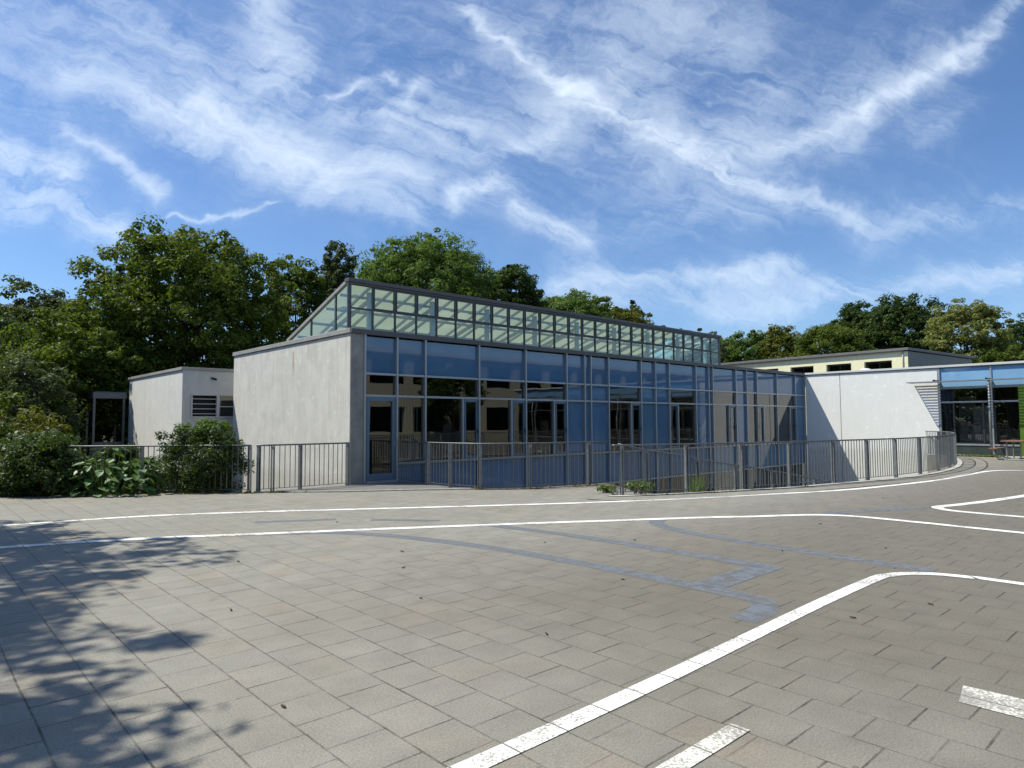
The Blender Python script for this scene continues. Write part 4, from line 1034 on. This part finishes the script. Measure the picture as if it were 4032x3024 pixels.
def big_leaf_plant(x, y, label, seed, n=95, R0=.75, h=1.15, rot=0.):
    rng = np.random.default_rng(seed); t = thing('big_leaved_plant', label, 'plant', (x, y, 0)); mb = MB(); st = MB()
    for i in range(n):
        a = rng.uniform(0, 6.28); r = R0*rng.uniform(.1, 1)**.6; z = max(.04, h*rng.uniform(.02, 1)*(1.15-.55*r/R0))
        ux = r*math.cos(a)*1.15; uy = r*math.sin(a)*.55
        p = Vector((x+ux*math.cos(rot)-uy*math.sin(rot), y+ux*math.sin(rot)+uy*math.cos(rot), z)); L = rng.uniform(.07, .17)
        az_ = a+rng.normal()*.7+rot; dirv = Vector((math.cos(az_), math.sin(az_), rng.uniform(-.75, .1))).normalized()
        sd_ = dirv.cross(Vector((0, 0, 1))).normalized(); nn = sd_.cross(dirv)
        prof = [(-.02, 0), (-.12, .38), (.18, .62), (.55, .55), (.85, .28), (1.12, 0)]
        b0 = len(mb.v)
        for (f, w_) in prof: mb.v.append(tuple(p+dirv*L*f*1.5+sd_*L*w_+nn*L*.18*(1-abs(w_))-nn*L*f*f*.35))
        for (f, w_) in prof[1:-1]: mb.v.append(tuple(p+dirv*L*f*1.5-sd_*L*w_+nn*L*.18*(1-abs(w_))-nn*L*f*f*.35))
        mids = []
        for (f, w_) in prof[1:-1]: mb.v.append(tuple(p+dirv*L*f*1.5-nn*L*.02-nn*L*f*f*.35)); mids.append(b0+len(prof)+4+len(mids))
        Lf = [b0+1+i2 for i2 in range(4)]; Rf = [b0+6+i2 for i2 in range(4)]
        mb.f += [(b0, Lf[0], mids[0]), (b0, mids[0], Rf[0])]
        for k in range(3): mb.f += [(Lf[k], Lf[k+1], mids[k+1], mids[k]), (mids[k], mids[k+1], Rf[k+1], Rf[k])]
        mb.f += [(Lf[3], b0+5, mids[3]), (mids[3], b0+5, Rf[3])]
        if i % 2 == 0: st.tube([(x+ux*.3, y+uy*.3, 0), p.lerp(Vector((x, y, p.z)), .2)+Vector((0, 0, .02)), p], [.008, .006, .004], 5, False)
    mb.build('leaves', 'leaf_big', t, smooth=True); st.build('stems', 'leaf_mid', t, smooth=True)
    return t
big_leaf_plant(-4.98, 1.80, 'plant with very large green leaves spilling over the railing onto the paving', 50, 150, .95, 1.12, rot=-.7)
bush('laurel_shrub', 'dark filling foliage behind the big leaved plant', -4.5, 2.75, .85, 1.0, 'leaf_deep', 42, 6000, .04, squash=.5, rot=-.72, clr=.2)
# small plants
def weeds(name, label, pts, m_, seed, n, ls, hh, spread=.08, cat='weeds'):
    rng = np.random.default_rng(seed); P = []
    pts = np.array(pts, float); seg = rng.integers(0, len(pts)-1, n); f = rng.uniform(0, 1, n)[:, None]
    P = pts[seg]*(1-f)+pts[seg+1]*f+rng.normal(0, spread, (n, 2))
    dens = np.sin(P[:, 0]*5.1)+np.sin(P[:, 0]*11.7+1)+rng.normal(0, .8, n); P = P[dens > -.2]
    z = rng.uniform(.01, 1, len(P))**1.6*hh
    Q = np.c_[P, z]; N_ = rng.normal(size=Q.shape)*.5+[0, 0, 1]; N_ /= np.linalg.norm(N_, axis=1)[:, None]
    V, F = leaf_quads(Q, N_, ls, rng); o = mesh_np(name, V, F, m_); tag(o, label, cat, None, 'stuff'); return o
weeds('weeds', 'dry yellowish weeds along the foot of the short railing', [(1.5, -3.05), (2.6, -3.98), (4.4, -4.5)], 'leaf_yellow', 60, 900, .022, .06, .06)
weeds('weeds', 'small weeds along the railing foot in front of the climbing bush', [(-4.6, 1.7), (-2.9, .15), (-2.4, -.25), (-1.4, -.9)], 'leaf_olive', 61, 900, .022, .05, .05)
weeds('grass_strip', 'bright grass strip under the wing glazing', [(25.75, -6.35), (25.75, -8.4)], 'leaf_bright', 62, 2500, .03, .09, .07)
weeds('weeds', 'sparse weeds along the kerb of the curved railing', [(3.3, -6.7), (5.5, -7.6), (8, -8.35)], 'leaf_mid', 63, 350, .02, .05, .04)
bush('leafy_plant', 'fresh green leafy plant just inside the end post of the curved railing', 3.72, -6.30, .30, .25, 'leaf_bright', 64, 600, .034, 'plant', clr=.09)
bush('leafy_plant', 'small leafy plant in the ramp entrance left of the end post', 3.3, -5.72, .25, .19, 'leaf_mid', 65, 380, .03, 'plant', squash=.6, clr=.08)
def grass_tuft(x, y, label, seed):
    rng = np.random.default_rng(seed); t = thing('grass_tuft', label, 'grass', (x, y, 0)); mb = MB()
    for i in range(70):
        a = rng.uniform(0, 6.28); r = rng.uniform(0, .22); b = Vector((x+r*math.cos(a), y+r*math.sin(a), -.05)); hh = rng.uniform(.25, .55); l = Vector((rng.normal()*.1, rng.normal()*.1, hh))
        w_ = Vector((math.cos(a), math.sin(a), 0))*.006; mb.quad(b-w_, b+w_, b+l*.6+w_*.8, b+l*.6-w_*.8); mb.poly([b+l*.6-w_*.8, b+l*.6+w_*.8, b+l+Vector((rng.normal()*.04, rng.normal()*.04, 0))])
    mb.build('blades', 'leaf_bright', t)
grass_tuft(4.9, -6.95, 'tall thin grass tuft behind the curved railing', 66)
# trees that cast the dappled shade at the left (outside the frame) and trees behind the camera
tree('leafy_tree', 'shade tree standing left of the yard outside the photo', -14.2, -1.0, 11.5, 4.6, 4.0, 'leaf_dark', 70, 20000, .13, .75, shell=.3)
tree('leafy_tree', 'second shade tree standing left of the camera', -15.0, -8.9, 10.2, 4.3, 3.6, 'leaf_dark', 71, 14000, .14, .75, shell=.3)
tree('leafy_tree', 'third shade tree between the two left shade trees', -15.2, -4.8, 10.5, 4.4, 4.0, 'leaf_dark', 78, 14000, .13, .75, shell=.3)
tree('leafy_tree', 'courtyard tree mirrored dark in the facade windows', 21., -23.0, 5.6, 2.3, 1.6, 'leaf_deep', 72, 8000, .13, .6)

tree('leafy_tree', 'unseen added tree west of the yard darkening the wing glass reflection', -34, -22, 9, 5.5, 1., 'leaf_dark', 73, 9000, .22, 1.3)  # row of unseen trees added to darken the reflection in the wing glass
tree('leafy_tree', 'second unseen added tree west of the yard darkening the wing glass reflection', -33, -33, 10, 6., 1., 'leaf_mid', 74, 9000, .22, 1.3)
tree('leafy_tree', 'third unseen added tree west of the yard darkening the wing glass reflection', -36, -8, 9, 6., 1., 'leaf_dark', 75, 9000, .22, 1.3)
tree('leafy_tree', 'fourth unseen added tree west of the yard darkening the wing glass reflection', -31, 5, 8, 5.5, .3, 'leaf_mid', 76, 8000, .25, 1.3)
tree('leafy_tree', 'fifth unseen added tree west of the yard darkening the wing glass reflection', -35, 15, 10, 6., .3, 'leaf_dark', 77, 8000, .25, 1.3)
# litter on the paving
rng = np.random.default_rng(80)
mb = MB()
for (x_, y_) in [(-5.0, -10.4), (-4.4, -9.2), (-6.9, -11.8), (-3.9, -8.4), (-2.2, -9.2), (-1.2, -9.9), (-5.6, -7.6), (-3.1, -11.2), (-1.9, -13.6), (-2.8, -13.3), (-3.3, -5.6), (-.5, -11.6), (.6, -12.4), (2., -11.), (6.4, -10.4), (10.2, -9.9), (-6.4, -9.6), (-4.9, -11.9)]:
    a = rng.uniform(0, 3.14); L = rng.uniform(.012, .028); d = Vector((math.cos(a), math.sin(a), 0)); mb.obox(Vector((x_, y_, .008))-d*L, Vector((x_, y_, .012))+d*L, .012, .008)
tag(mb.build('litter', 'bark'), 'small dark twigs and leaf bits scattered on the paving', 'litter', None, 'stuff')
